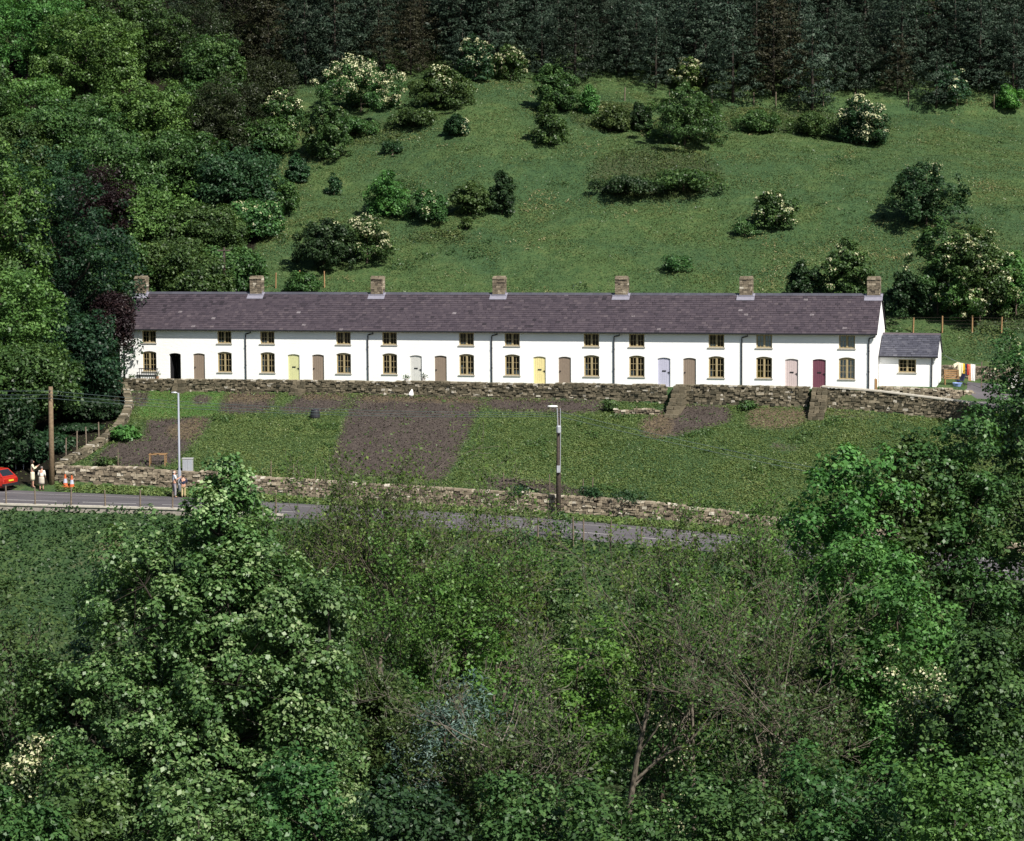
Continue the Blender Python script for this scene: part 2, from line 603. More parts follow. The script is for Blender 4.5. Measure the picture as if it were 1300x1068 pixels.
# the bank below the road has bare, stony patches
b0, b1 = RN['bank'] - 8, RN['near'] - 2
for (cx, cy, rx, ry, v) in [(144, 690, 20, 18, .75), (60, 722, 60, 9, .6), (15, 668, 14, 8, .7), (115, 712, 30, 14, .6), (320, 700, 30, 16, .5)]:
    d = ((vpx[b0:b1] - cx) / rx) ** 2 + ((vpy[b0:b1] - cy) / ry) ** 2
    M_['tan'][b0:b1] = np.maximum(M_['tan'][b0:b1], v * np.clip(1.6 - d, 0, 1))
M_['heath'][RN['valley'] - 14:RN['valley'] + 6] = .6


def blur(a, nr, nc):
    for ax, n in ((0, nr), (1, nc)):
        k = 2 * n + 1
        p = np.pad(a, [(n, n) if i == ax else (0, 0) for i in (0, 1)], mode='edge')
        c = np.cumsum(p, axis=ax, dtype=np.float64)
        z = np.zeros_like(np.take(c, [0], axis=ax))
        c = np.concatenate([z, c], axis=ax)
        a = (np.take(c, range(k, c.shape[ax]), axis=ax) - np.take(c, range(0, c.shape[ax] - k), axis=ax)) / k
    return a.astype(np.float32)


for k_ in ('soil', 'tan', 'lawn', 'heath'):
    M_[k_] = blur(blur(M_[k_], 3, 3), 2, 2)
M_['litter_shade'] = blur(M_['litter_shade'], 2, 3)


def ground_mat():
    m, nt, out = new_mat('ground_earth_and_grass')
    fine = tex(nt, 5.5, 6, .7, stretch=(1, .6, 1))
    mid = tex(nt, .9, 5, .65, dist=.4)
    big = tex(nt, .11, 4, .6, dist=.6)
    g = ramp(nt, mth(nt, 'ADD', mth(nt, 'MULTIPLY', fine, .5), mth(nt, 'MULTIPLY', mid, .5)),
             [(.36, (.030, .060, .022)), (.5, (.054, .092, .032)), (.62, (.086, .115, .042)), (.72, (.16, .145, .075))])
    g2 = ramp(nt, mth(nt, 'ADD', mth(nt, 'MULTIPLY', fine, .6), mth(nt, 'MULTIPLY', mid, .4)),
              [(.36, (.025, .054, .025)), (.55, (.045, .084, .033)), (.72, (.07, .108, .043))])
    c = mixc(nt, ramp(nt, big, [(.42, (0, 0, 0)), (.6, (1, 1, 1))]).outputs[0], g.outputs[0], g2.outputs[0])

    def mask(name, soft=.25):
        v = mth(nt, 'ADD', attr(nt, name), mth(nt, 'MULTIPLY', mth(nt, 'SUBTRACT', mth(nt, 'ADD', mth(nt, 'MULTIPLY', mid, .5), mth(nt, 'MULTIPLY', fine, .5)), .5), 1.5))
        return ramp(nt, v, [(.5 - soft / 2, (0, 0, 0)), (.5 + soft / 2, (1, 1, 1))]).outputs[0]
    lawn = ramp(nt, fine, [(.3, (.04, .10, .026)), (.7, (.075, .16, .036))])
    c = mixc(nt, mask('lawn'), c, lawn.outputs[0])
    heath = ramp(nt, fine, [(.3, (.028, .042, .019)), (.55, (.048, .062, .027)), (.75, (.095, .09, .05))])
    c = mixc(nt, mask('heath', .4), c, heath.outputs[0])
    so = ramp(nt, mth(nt, 'ADD', mth(nt, 'MULTIPLY', fine, .7), mth(nt, 'MULTIPLY', mid, .3)), [(.32, (.038, .031, .028)), (.5, (.064, .052, .046)), (.68, (.10, .083, .07))])
    c = mixc(nt, mask('soil'), c, so.outputs[0])
    ta = ramp(nt, fine, [(.32, (.05, .042, .028)), (.52, (.10, .078, .05)), (.7, (.18, .14, .09))])
    c = mixc(nt, mask('tan', .4), c, ta.outputs[0])
    li = ramp(nt, fine, [(.3, (.007, .007, .005)), (.7, (.022, .019, .012))])  # near-black floor colour stands for shade under the trees
    c = mixc(nt, mask('litter_shade'), c, li.outputs[0])
    principled(nt, out, c, .95, .1, mth(nt, 'ADD', mth(nt, 'MULTIPLY', fine, .35), mth(nt, 'MULTIPLY', mid, .65)), .8, .35)
    return m


gm = ground_mat()
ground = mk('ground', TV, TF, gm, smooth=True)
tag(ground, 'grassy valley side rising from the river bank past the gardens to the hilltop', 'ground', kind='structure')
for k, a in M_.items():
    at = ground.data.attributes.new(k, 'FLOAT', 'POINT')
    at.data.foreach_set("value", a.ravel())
BVH = BVHTree.FromPolygons([tuple(v) for v in TV], [tuple(f) for f in TF])


def place(px, py):
    d = ray(px, py).normalized()
    h = BVH.ray_cast(Vector((0, 0, CAMZ)), d)[0]
    return h if h is not None else U(px, py, 240)


def gz(x, y):
    h = BVH.ray_cast(Vector((x, y, 400)), Vector((0, 0, -1)))[0]
    return h.z if h is not None else 0.0


def at_px(px, Y):
    """ground point in pixel column px at distance Y"""
    x = (px - 650) / F0 * (Y * CP + 1.1)
    return Vector((x, Y, gz(x, Y)))


# ------------------------------------------------------------------ road
def road_mat():
    m, nt, out = new_mat('asphalt')
    n = tex(nt, 18, 5, .7)
    b = tex(nt, .5, 4, .6, stretch=(.3, 1.5, 1))
    c = ramp(nt, mth(nt, 'ADD', mth(nt, 'MULTIPLY', n, .35), mth(nt, 'MULTIPLY', b, .65)), [(.35, (.072, .067, .074)), (.65, (.12, .112, .12))])
    principled(nt, out, c.outputs[0], .85, .25, n, .3, .01)
    return m


asphalt = road_mat()
line_paint = plain('road_paint', (.34, .33, .32), .8, .2, .2, 3)


def road_pt(px, f, dz):
    """point on the road: f=0 near edge, 1 far edge"""
    i, j = RN['near'], RN['far']
    a = np.array([np.interp(px, PX, g[i]) for g in (GX, GY, GZ)])
    b = np.array([np.interp(px, PX, g[j]) for g in (GX, GY, GZ)])
    p = a + (b - a) * f
    return (p[0], p[1], p[2] + dz)


V, Fq = [], []
for px in np.arange(-690, 1990, 6.0):
    for f in (0.0, .25, .5, .75, 1.0):
        V.append(road_pt(px, f, .012 + .05 * (1 - (2 * f - 1) ** 2)))
n5 = len(V) // 5
for i in range(n5 - 1):
    for k in range(4):
        Fq.append((i * 5 + k, (i + 1) * 5 + k, (i + 1) * 5 + k + 1, i * 5 + k + 1))
tag(mk('road', V, Fq, asphalt), 'grey asphalt road running along the valley below the gardens', 'road', kind='structure')
mb = MB()


def strip(px0, px1, f, w):
    n = max(2, int((px1 - px0) / 8))
    for i in range(n):
        a, b = px0 + (px1 - px0) * i / n, px0 + (px1 - px0) * (i + 1) / n
        h = .018 + .05 * (1 - (2 * f - 1) ** 2)
        mb.quad(road_pt(a, f - w, h), road_pt(b, f - w, h), road_pt(b, f + w, h), road_pt(a, f + w, h))


x = -400
while x < 1500:
    strip(x, x + 68, .36, .012)
    x += 101
strip(-400, 1500, .80, .006)
tag(mb.build('road_markings', line_paint), 'white dashed centre line and edge line on the road', 'road marking', kind='structure')

# driveway: a draped tarmac sheet at the right-hand end of the terrace
V, Fq = [], []
na, nb = 14, 10
for i in range(na):
    f = i / (na - 1)
    for j in range(nb):
        g = j / (nb - 1)
        bb = -1.25 + g * 7.0
        pl = 1178 + 50 * min(1, g * 2.2)
        px = pl + (1420 - pl) * f
        q = lw(line_s(px, bb), bb, 0)
        V.append((q.x, q.y, gz(q.x, q.y) + .03))
for i in range(na - 1):
    for j in range(nb - 1):
        Fq.append((i * nb + j, (i + 1) * nb + j, (i + 1) * nb + j + 1, i * nb + j + 1))
tag(mk('driveway', V, Fq, asphalt, smooth=True), 'smooth grey tarmac driveway beside the single-storey annexe', 'driveway', kind='structure')


# ------------------------------------------------------------------ stone walls
def stone_wall(name, label, pts, hts, thick=.42, mat=stone, course=.16, top=True, tint_mu=.48, coping=None):
    """pts: base polyline (world), hts: heights at the points; built of individual stones"""
    P = [Vector(p) for p in pts]
    cum = [0]
    for a, b in zip(P, P[1:]): cum.append(cum[-1] + (b - a).length)
    Ltot = cum[-1]
    org = P[0].copy()

    def at(d):
        d = max(0, min(Ltot, d))
        for i in range(len(P) - 1):
            if d <= cum[i + 1] or i == len(P) - 2:
                f = (d - cum[i]) / max(1e-6, cum[i + 1] - cum[i])
                p = P[i].lerp(P[i + 1], f)
                dr = P[i + 1] - P[i]
                return p, hts[i] + (hts[i + 1] - hts[i]) * f, math.atan2(dr.y, dr.x)
    root = thing(name, label, 'wall', org)
    mbs, mbc = MB(), MB()
    d = 0
    while d < Ltot:
        d2 = min(Ltot, d + .8)
        p, h, a = at(d); p2, h2, a2 = at(d2)
        nv = Vector((-math.sin(a), math.cos(a), 0)) * thick * .36
        V = []
        for q, hh in ((p, h), (p2, h2)):
            for sgn in (-1, 1):
                for z in (-.2, hh - .06):
                    v = q + nv * sgn - org
                    V.append((v.x, v.y, v.z + z))
        mbc.add(V, [(0, 4, 5, 1), (2, 3, 7, 6), (1, 5, 7, 3), (0, 1, 3, 2), (4, 6, 7, 5)])
        d = d2
    z = -.12
    ci = 0
    hmax = max(hts)
    while z < hmax:
        ch = course * random.uniform(.7, 1.25)
        d = random.uniform(-.2, 0)
        while d < Ltot:
            l = random.uniform(.12, .36) * (1 if random.random() < .9 else 1.6)
            p, h, a = at(d + l / 2)
            if z < h - .03 and d + l < Ltot + .3:
                last = z + ch * 1.3 >= h
                hh = min(ch, h - z + .06) if last else ch
                t = min(1, max(0, random.gauss(tint_mu, .21)))
                if random.random() < .03: t = .97
                if last: t = min(1, t + .12)
                M = Matrix.Rotation(a + random.uniform(-.06, .06), 3, 'Z') @ Matrix.Rotation(random.uniform(-.06, .06), 3, 'Y')
                c = p - org
                off = random.uniform(-.05, .05)
                c = c + Vector((-math.sin(a), math.cos(a), 0)) * off
                mbs.box((c.x, c.y, c.z + z + hh / 2), (l - .015, thick * random.uniform(.9, 1.08), hh - .012), t, .022, M)
            d += l
        z += ch
        ci += 1
    mbs.build('stonework', mat, root)
    mbc.build('core', core, root)
    if coping:
        m3 = MB()
        d = 0
        while d < Ltot - .01:
            d2 = min(Ltot, d + 1.0)
            p, h, a = at(d); p2, h2, _ = at(d2)
            nv = Vector((-math.sin(a), math.cos(a), 0)) * (thick * .6)
            V = []
            for q, hh in ((p, h), (p2, h2)):
                for sgn in (-1, 1):
                    for z in (hh + .03, hh + .12):
                        v = q + nv * sgn - org
                        V.append((v.x, v.y, v.z + z))
            m3.add(V, [(0, 4, 5, 1), (2, 3, 7, 6), (1, 5, 7, 3), (0, 2, 6, 4), (0, 1, 3, 2), (4, 6, 7, 5)])
            d = d2
        m3.build('coping', coping, root)
    return root


def pyz(px, py, Y): return U(px, py, Y).z


# road wall (front face stands at the row 'wallbase')
pts, hts = [], []
for px in list(range(72, 861, 20)) + [900, 960, 1020, 1100, 1200, 1300, 1400]:
    p = [np.interp(px, PX, g[RN['wallbase']]) for g in (GX, GY, GZ)]
    q = np.interp(px, PX, GZ[RN['garden0']])
    pts.append(Vector((p[0], p[1] + .32, p[2])))
    hts.append(q - p[2] + .18 + .06 * math.sin(px * .05))
stone_wall('roadside_wall', 'long pale dry-stone wall between the road and the cottage gardens', pts, hts, .5, stone, .15, tint_mu=.56)

# terrace retaining wall: three stretches between flights of steps
zt_line = lambda px, py: None


def terr_pts(px0, px1, lift=0):
    pts, hts = [], []
    n = max(2, int((px1 - px0) / 22))
    for i in range(n + 1):
        px = px0 + (px1 - px0) * i / n
        p = [np.interp(px, PX, g[RN['garden1']]) for g in (GX, GY, GZ)]
        s = line_s(px, bTW + .28)
        q = lw(s, bTW + .28, p[2])
        b = 534.0 - interp(px, TT_PY)
        zt_ = CAMZ + (-F0 * SP + b * CP) * q.y / (F0 * CP + b * SP)
        pts.append(q)
        hts.append(zt_ - p[2] + lift)
    return pts, hts


p, h = terr_pts(148, 845)
stone_wall('terrace_wall', 'long dark retaining wall below the cottages, from the wooded end to the lilac door', p, h, .5, stone_dark, .15, tint_mu=.5)
p, h = terr_pts(860, 1026)
stone_wall('terrace_wall', 'retaining wall of dark rubble between two stone stairs below the brown and pale pink doors', p, h, .5, stone_dark, .15, tint_mu=.5)
p, h = terr_pts(1044, 1256)
stone_wall('terrace_wall', 'sloping retaining wall with pale coping descending to the driveway', p, h, .5, stone_dark, .15, tint_mu=.5, coping=coping_m)
# low wall before the annexe
pts = []
for px, b in ((1118, .62), (1160, .62), (1205, .62), (1222, .8), (1232, 1.2), (1235, 1.9)):
    q = lw(line_s(px, b), b, 0)
    pts.append((q.x, q.y, np.interp(px, [1118, 1240], [17.0, 16.75])))
stone_wall('kerb_wall', 'low stone wall edging the grass in front of the single-storey annexe', pts, [.62, .68, .74, .7, .6, .4], .35, stone, .14, tint_mu=.66)
# field wall behind the yard
pts = []
for px in (1196, 1212, 1230, 1250, 1270, 1290, 1330, 1380):
    q = lw(line_s(px, 6.9), 6.9, 0)
    pts.append((q.x, q.y, gz(q.x, q.y - .4) - .05))
stone_wall('field_wall', 'stone wall at the foot of the hill behind the washing line', pts, [1.0, 1.02, 1.0, 1.0, .95, 1, 1, 1], .45, stone, .16)
# wall along the left side of the gardens
pts = []
for px, py in ((74, 596), (90, 588), (108, 579), (128, 566), (146, 551), (158, 536), (164, 520), (160, 506), (157, 499)):
    q = place(px, py)
    pts.append((q.x, q.y, q.z - .05))
stone_wall('garden_side_wall', 'crumbling stone wall climbing the shaded left side of the gardens', pts, [.45, .5, .55, .5, .5, .55, .6, .7, .8], .5, stone_dark, .17)
# planter wall with bare earth in front of the retaining wall
pts = []
for px in (781, 800, 820, 836):
    q = place(px, 526)
    pts.append((q.x, q.y, q.z - .1))
stone_wall('planter_wall', 'low rubble wall holding a bed of earth below the lilac door', pts, [.42, .4, .45, .4], .35, stone, .13)


# stone steps
def steps(px0, px1, py_bot, n, label, mat=stone, run=.27, rise=None, w=None):
    pxm = (px0 + px1) / 2
    p = place(pxm, py_bot)
    top = np.interp(pxm, PX, ztop) + .2
    wid = (px1 - px0) / 17.5
    root = thing('stone_steps', label, 'steps', p, -T)
    bq = (p.x * ST + (p.y - YM) * CT)           # offset from facade line
    depth = (-1.75 - bq)
    m = MB()
    for i in range(n):
        z1 = (top - p.z) * (i + 1) / n
        y0 = depth * i / n
        k = random.choice((2, 3))
        for j in range(k):
            m.box((wid * ((j + .5) / k - .5) + random.uniform(-.02, .02), (y0 + depth + .3) / 2 + random.uniform(-.03, .03), z1 - (top - p.z) / n / 2 - .0), (wid / k * random.uniform(.9, 1.0), depth + .3 - y0, (top - p.z) / n - .01), random.uniform(.3, .75), .03)
    m.build('tread', mat, root)
    return root


steps(844, 860, 531, 8, 'narrow stone stair up the retaining wall beside the lilac door', stone_dark)
steps(1026, 1044, 534, 9, 'worn stone stair up the retaining wall below the maroon door', stone_dark)
steps(216, 232, 500, 4, 'short stone steps below the open dark doorway of the leftmost cottage', stone_dark)
steps(530, 544, 502, 5, 'short stone steps below the pale grey door', stone_dark)
steps(366, 382, 503, 4, 'short stone steps below the pale yellow-green door', stone_dark)

# kerb wall along the near side of the road, with post and wire fence
pts = [road_pt(px, -.05, -.25) for px in range(-120, 361, 24)]
root = thing('parapet', 'low concrete parapet along the near edge of the road', 'wall', pts[0])
o0 = Vector(pts[0])
m = MB(); m2 = MB()
for a, b in zip(pts, pts[1:]):
    a, b = Vector(a) - o0, Vector(b) - o0
    for (mm, y0, y1, z0, z1) in ((m, -.14, .14, -.7, .42), (m2, -.2, .2, .422, .52)):
        V = []
        for q in (a, b):
            for y in (y0, y1):
                for z in (z0, z1): V.append((q.x, q.y + y, q.z + z))
        mm.add(V, [(0, 4, 5, 1), (2, 3, 7, 6), (1, 5, 7, 3), (0, 2, 6, 4)])
m.build('wall_face', concrete, root)
m2.build('coping', coping_m, root)


def fence(name, label, base_pts, h, mat, rad=.05, wires=3, cat='fence', rail=None, square=True):
    o0 = Vector(base_pts[0])
    root = thing(name, label, cat, o0)
    B = [Vector(p) - o0 for p in base_pts]
    for q in B:
        m = MB()
        hh = h * random.uniform(.93, 1.07)
        lean = Vector((random.uniform(-.05, .05), random.uniform(-.05, .05), 0))
        m.tube([q + Vector((0, 0, -.3)), q + lean * .5 + Vector((0, 0, hh * .5)), q + lean + Vector((0, 0, hh))], [rad, rad, rad * .92], 4 if square else 7)
        m.build('post', mat, root)
    if wires:
        m = MB()
        for w in range(wires):
            z = h * (.35 + .58 * w / max(1, wires - 1))
            for a, b in zip(B, B[1:]):
                m.tube([a + Vector((0, -rad - .006, z)), b + Vector((0, -rad - .006, z))], .004, 3)
        m.build('wire', timber_dark, root)
    return root


fp = [road_pt(px, -.05, -.05) for px in (-83, -38, 8, 45, 90, 134, 178, 219, 262, 306, 350)]
fence('road_fence', 'wire fence on thin grey-brown posts along the near kerb of the road', fp, 1.35, timber, .055, 3)
fp = [road_pt(px, -.12, -.1) for px in (600, 642, 683, 728, 741, 775, 815, 860)]
fence('road_fence', 'sparse fence posts on the near verge where the road bends down to the right', fp, 1.5, timber, .05, 2)
fp = []
for px, py in ((84, 583), (98, 575), (110, 570), (126, 562)):
    q = place(px, py); fp.append((q.x, q.y - .1, q.z + .2))
fence('garden_fence', 'short wire fence on grey posts above the shaded garden side wall', fp, 1.25, timber, .055, 3)
fp = []
for px, py in ((1122, 424), (1159, 423), (1196, 423), (1234, 423), (1271, 424), (1310, 426)):
    q = place(px, py); fp.append(q)
fence('field_fence', 'orange-brown timber posts with stock wire on the slope above the annexe', fp, 1.25, timber_orange, .07, 4)
fp = []
for px, py in ((793, 128), (850, 132), (904, 131), (957, 133), (985, 134), (1014, 135), (1045, 135), (1085, 135), (1153, 134), (1215, 134), (1262, 138)):
    q = place(px, py); fp.append(q)
fence('hill_fence', 'thin weathered fence along the lower edge of the conifer plantation', fp, 1.3, timber, .06, 0)
fp = []
for px, py in ((350, 372), (380, 370), (412, 371)):
    q = place(px, py - 6); fp.append(q)
fence('hill_fence', 'few wooden posts on the grass just behind the roof of the second cottage', fp, 1.3, timber_orange, .06, 0)
fp = []
for px, py in ((344, 606), (372, 609), (400, 613), (428, 616), (640, 622), (698, 623), (740, 628), (752, 626)):
    q = place(px, py); fp.append(q)
fence('garden_fence', 'thin stakes along the foot of the gardens behind the roadside wall', fp, 1.0, timber, .035, 0)
for px, py, hgt, lab in ((150, 591, 1.1, 'lone thin stake in the soil at the foot of the leftmost garden'),
                         (808, 527, .6, 'pale wooden stake in the earth bed below the lilac door')):
    q = place(px, py)
    m = MB().tube([(0, 0, -.2), (.01, 0, hgt * .6), (.0, 0, hgt)], [.035, .035, .03], 5)
    tag(m.build('stake', timber), lab, 'stake').location = q

exec_marker = None
# ------------------------------------------------------------------ cottages
ROT = (0, -ZSL, -T)
EAVE, RIDGE, DEPTH = 3.80, 6.36, 5.8
OVER = .27
PITCHR = math.atan2(RIDGE - EAVE, DEPTH / 2 + OVER)


def arch_z(z1, ar, u): return z1 + ar * (1 - u * u)


def facade(mb, x0, x1, H, ops, rec=.15):
    """front wall in the plane y=0 with arched openings; ops: list of columns (xa, xb, [(z0,z1,arch)...])"""
    cols = sorted(ops)
    x = x0
    for xa, xb, os in cols:
        if xa > x: mb.quad((x, 0, -.4), (xa, 0, -.4), (xa, 0, H), (x, 0, H))
        n = 8
        for i in range(n):
            a, b = xa + (xb - xa) * i / n, xa + (xb - xa) * (i + 1) / n
            ua, ub = 2 * i / n - 1, 2 * (i + 1) / n - 1
            za = zb = -.4
            for z0, z1, ar in sorted(os):
                mb.quad((a, 0, za), (b, 0, zb), (b, 0, z0), (a, 0, z0))
                mb.quad((a, 0, z0), (b, 0, z0), (b, rec, z0), (a, rec, z0))
                za, zb = arch_z(z1, ar, ua), arch_z(z1, ar, ub)
                mb.quad((a, 0, za), (a, rec, za), (b, rec, zb), (b, 0, zb))
            if za < H - .01: mb.quad((a, 0, za), (b, 0, zb), (b, 0, H), (a, 0, H))
        for z0, z1, ar in os:
            mb.quad((xa, 0, z0), (xa, rec, z0), (xa, rec, z1), (xa, 0, z1))
            mb.quad((xb, 0, z0), (xb, 0, z1), (xb, rec, z1), (xb, rec, z0))
        x = xb
    if x < x1: mb.quad((x, 0, -.4), (x1, 0, -.4), (x1, 0, H), (x, 0, H))


def window(parent, xc, w, z0, z1, ar, rows_, y=.09, curtain=None, ymat=None):
    fw = .065
    x0, x1 = xc - w / 2, xc + w / 2
    m = MB()
    m.b(x0 + .002, x0 + fw, y, y + .06, z0 + .002, z1)
    m.b(x1 - fw, x1 - .002, y, y + .06, z0 + .002, z1)
    m.b(x0 + fw, x1 - fw, y, y + .06, z0 + .002, z0 + fw)
    m.b(xc - .045, xc + .045, y - .004, y + .056, z0 + fw, z1 - .0)
    top = [(x0 + .003, z1 - .055)] + [(x1 - .003, z1 - .055)] + [(xc + (w / 2 - .003) * u, arch_z(z1, ar, u) - .004) for u in (1, .75, .5, .25, 0, -.25, -.5, -.75, -1)]
    m.prism(top, y - .002, y + .062)
    # glazing bars of the two casements
    zt_ = z1 - .055
    for sgn in (-1, 1):
        a, b = (x0 + fw, xc - .045) if sgn < 0 else (xc + .045, x1 - fw)
        m.b(a, a + .03, y + .01, y + .05, z0 + fw, zt_)
        m.b(b - .03, b, y + .01, y + .05, z0 + fw, zt_)
        m.b((a + b) / 2 - .014, (a + b) / 2 + .014, y + .02, y + .045, z0 + fw, zt_)
        for k in range(1, rows_):
            zz = z0 + fw + (zt_ - z0 - fw) * k / rows_
            m.b(a + .03, b - .03, y + .022, y + .043, zz - .013, zz + .013)
    fr = m.build('window', frame_m, parent)
    g = MB().quad((x0 + fw, y + .033, z0 + fw), (x1 - fw, y + .033, z0 + fw), (x1 - fw, y + .033, zt_), (x0 + fw, y + .033, zt_))
    g.build('pane', glass, fr)
    sm = MB()
    sm.b(x0 - .06, x1 + .06, -.06, y + .002, z0 - .07, z0 + .0005)
    sm.build('sill', sill_m, fr)
    if curtain:
        c = MB()
        for (fa, fb, zlo, zhi) in curtain:
            xa, xb = x0 + fw + (w - 2 * fw) * fa, x0 + fw + (w - 2 * fw) * fb
            n = 8
            for i in range(n):
                a, b = xa + (xb - xa) * i / n, xa + (xb - xa) * (i + 1) / n
                ya, yb = y + .045 + .012 * (i % 2), y + .045 + .012 * ((i + 1) % 2)
                za, zb = z0 + (z1 - z0) * zlo, z0 + (z1 - z0) * zhi
                c.quad((a, ya, za), (b, yb, za), (b, yb, zb), (a, ya, zb))
        c.build('curtain', ymat or white, fr)
    return fr


def door(parent, xc, w, z1, ar, colour, box=True, y=.07):
    x0, x1 = xc - w / 2, xc + w / 2
    m = MB()
    nb = 6
    for i in range(nb):       # vertical boards
        a, b = x0 + .004 + (w - .008) * i / nb, x0 + .004 + (w - .008) * (i + 1) / nb
        ua, ub = 2 * (a - xc) / w, 2 * (b - xc) / w
        m.prism([(a + .004, .02), (b - .004, .02), (b - .004, arch_z(z1, ar, ub) - .01), (a + .004, arch_z(z1, ar, ua) - .01)], y + .006 * (i % 2), y + .05)
    d = m.build('door', DOORM[colour], parent)
    d['label'] = colour + ' boarded door'
    h = MB().box((x0 + .09 if colour == 'brown' else x1 - .09, y - .02, 1.0), (.03, .05, .13))
    h.box((x0 + .12 if colour == 'brown' else x1 - .13, y - .035, 1.03), (.12, .025, .03))
    h.build('handle', black, d)
    if box:
        MB().prism([(xc - .13, 1.06), (xc + .13, 1.06), (xc + .13, 1.15), (xc - .13, 1.15)], y - .02, y - .001).build('letter_box', black, d)
    # threshold
    MB().b(x0 - .05, x1 + .05, -.12, y, -.05, .018).build('threshold', sill_m, d)
    return d


def slates(mb, x0, x1, y_eave, z_eave, ang, length, back=False, cw=.30, ch=.225, rng=random, mu=.5, jump=None):
    """courses of single slates on a slope rising along +y (front) or -y (back)"""
    sy = -1 if back else 1
    n = int(length / ch)
    ch = length / n
    ca, sa = math.cos(ang), math.sin(ang)
    for k in range(n):
        off = (k % 2) * cw / 2
        x = x0 - off
        while x < x1 - .01:
            a, b = max(x0, x + .004), min(x1, x + cw - .004)
            x += cw * rng.uniform(.9, 1.1)
            if b - a < .03: continue
            u0, u1 = k * ch - .03, min(length, (k + 1) * ch + .04)
            lift0, lift1 = .034 + rng.uniform(0, .014), .012
            t = rng.gauss(mu, .15)
            if jump: t = jump(k / n, (a - x0) / (x1 - x0), t)
            if rng.random() < .003: t = .97
            V = []
            for (u, l0) in ((u0, lift0), (u1, lift1)):
                for th in (-.012, 0):
                    h = l0 + th
                    yy = y_eave + sy * (u * ca - h * sa)
                    zz = z_eave + u * sa + h * ca
                    V += [(a, yy, zz), (b, yy, zz)]
            mb.add(V, [(2, 3, 7, 6), (0, 2, 6, 4), (1, 5, 7, 3), (0, 1, 3, 2)] if not back else [(2, 6, 7, 3), (0, 4, 6, 2), (1, 3, 7, 5), (0, 2, 3, 1)], min(1, max(0, t)))
    return mb


def chimney(parent, xc, zr, wid=.9, dep=.62, hgt=1.22):
    m = MB()
    z = zr - .75
    top = zr + hgt
    while z < top - .2:
        h = random.uniform(.11, .17)
        for (cx, cy, lx, ly) in ((xc, DEPTH / 2 - dep / 2 + .06, wid, .12), (xc, DEPTH / 2 + dep / 2 - .06, wid, .12)):
            x = xc - wid / 2
            while x < xc + wid / 2 - .02:
                l = min(random.uniform(.14, .34), xc + wid / 2 - x)
                m.box((x + l / 2, cy, z + h / 2), (l - .01, .13, h - .01), min(1, max(0, random.gauss(.5, .2))), .012)
                x += l
        for sx in (-1, 1):
            m.box((xc + sx * (wid / 2 - .06), DEPTH / 2, z + h / 2), (.13, dep - .15, h - .01), min(1, max(0, random.gauss(.5, .2))), .012)
        z += h
    for i in range(3):
        m.box((xc - wid / 3 + i * wid / 3, DEPTH / 2, top - .13), (wid / 3 - .01, dep + .12, .13), random.uniform(.5, .8), .015)
        m.box((xc - wid / 3 + i * wid / 3, DEPTH / 2, top - .02), (wid / 3 - .05, dep - .1, .1), random.uniform(.4, .7), .02)
    ch = m.build('chimney', stone, parent)
    MB().b(xc - wid / 2 + .1, xc + wid / 2 - .1, DEPTH / 2 - dep / 2 + .1, DEPTH / 2 + dep / 2 - .1, zr - .8, top - .12).build('flue_core', core, ch)
    yb = DEPTH / 2 - dep / 2
    def zs(y): return EAVE + (y + OVER) * math.tan(PITCHR)
    # apron of lead lying on the front slope, and side strips
    x0_, x1_ = xc - wid / 2 - .18, xc + wid / 2 + .18
    f = MB().add([(x0_, yb - .28, zs(yb - .28) + .075), (x1_, yb - .28, zs(yb - .28) + .075), (x1_, yb - .02, zs(yb - .02) + .085), (x0_, yb - .02, zs(yb - .02) + .085),
                  (x0_ + .16, yb - .019, zs(yb) + .2), (x1_ - .16, yb - .019, zs(yb) + .2)], [(0, 1, 2, 3), (3, 2, 5, 4)])
    f.build('flashing', lead, ch)
    for sx in (-1, 1):
        x = xc + sx * (wid / 2 + .02)
        MB().add([(x, yb, zs(yb) + .24), (x, DEPTH / 2, zr + .26), (x, DEPTH / 2, zr + .06), (x, yb, zs(yb) + .09), (x + sx * .16, DEPTH / 2 - .03, zr + .055), (x + sx * .16, yb, zs(yb) + .095)],
                 [(0, 1, 2, 3), (3, 2, 4, 5)]).build('flashing', lead, ch)
    return ch


BOUND = [153, 312, 467, 624, 779, 941, 1112]
WINS = [(190, 285.5), (340, 436.5), (495, 592.5), (650.5, 751), (808.5, 909.5), (970, 1075)]
DOORS = [((222.5, 'black'), (253, 'brown')), ((373, 'pale yellow-green'), (404, 'brown')), ((528, 'pale grey'), (559.5, 'brown')),
         ((685, 'yellow'), (717, 'brown')), ((843, 'lilac'), (875.5, 'brown')), ((1005, 'pale pink'), (1040, 'maroon'))]
CHIM = [[182], [328], [481], [635], [790], [947.5, 1109]]
CLAB = ['white terraced cottage with an open dark doorway at the wooded end of the row',
        'white terraced cottage with a pale yellow-green door beside a brown door',
        'white terraced cottage with a pale grey door beside a brown door',
        'white terraced cottage with a bright yellow door beside a brown door',
        'white terraced cottage with a lilac door beside a brown door',
        'white end cottage with pale pink and maroon doors and net curtains']
yellow_cloth = plain('yellow_cloth', (.7, .5, .05), .8, .2, .05)
net = plain('net_curtain', (.8, .82, .84), .9, .1, .05)
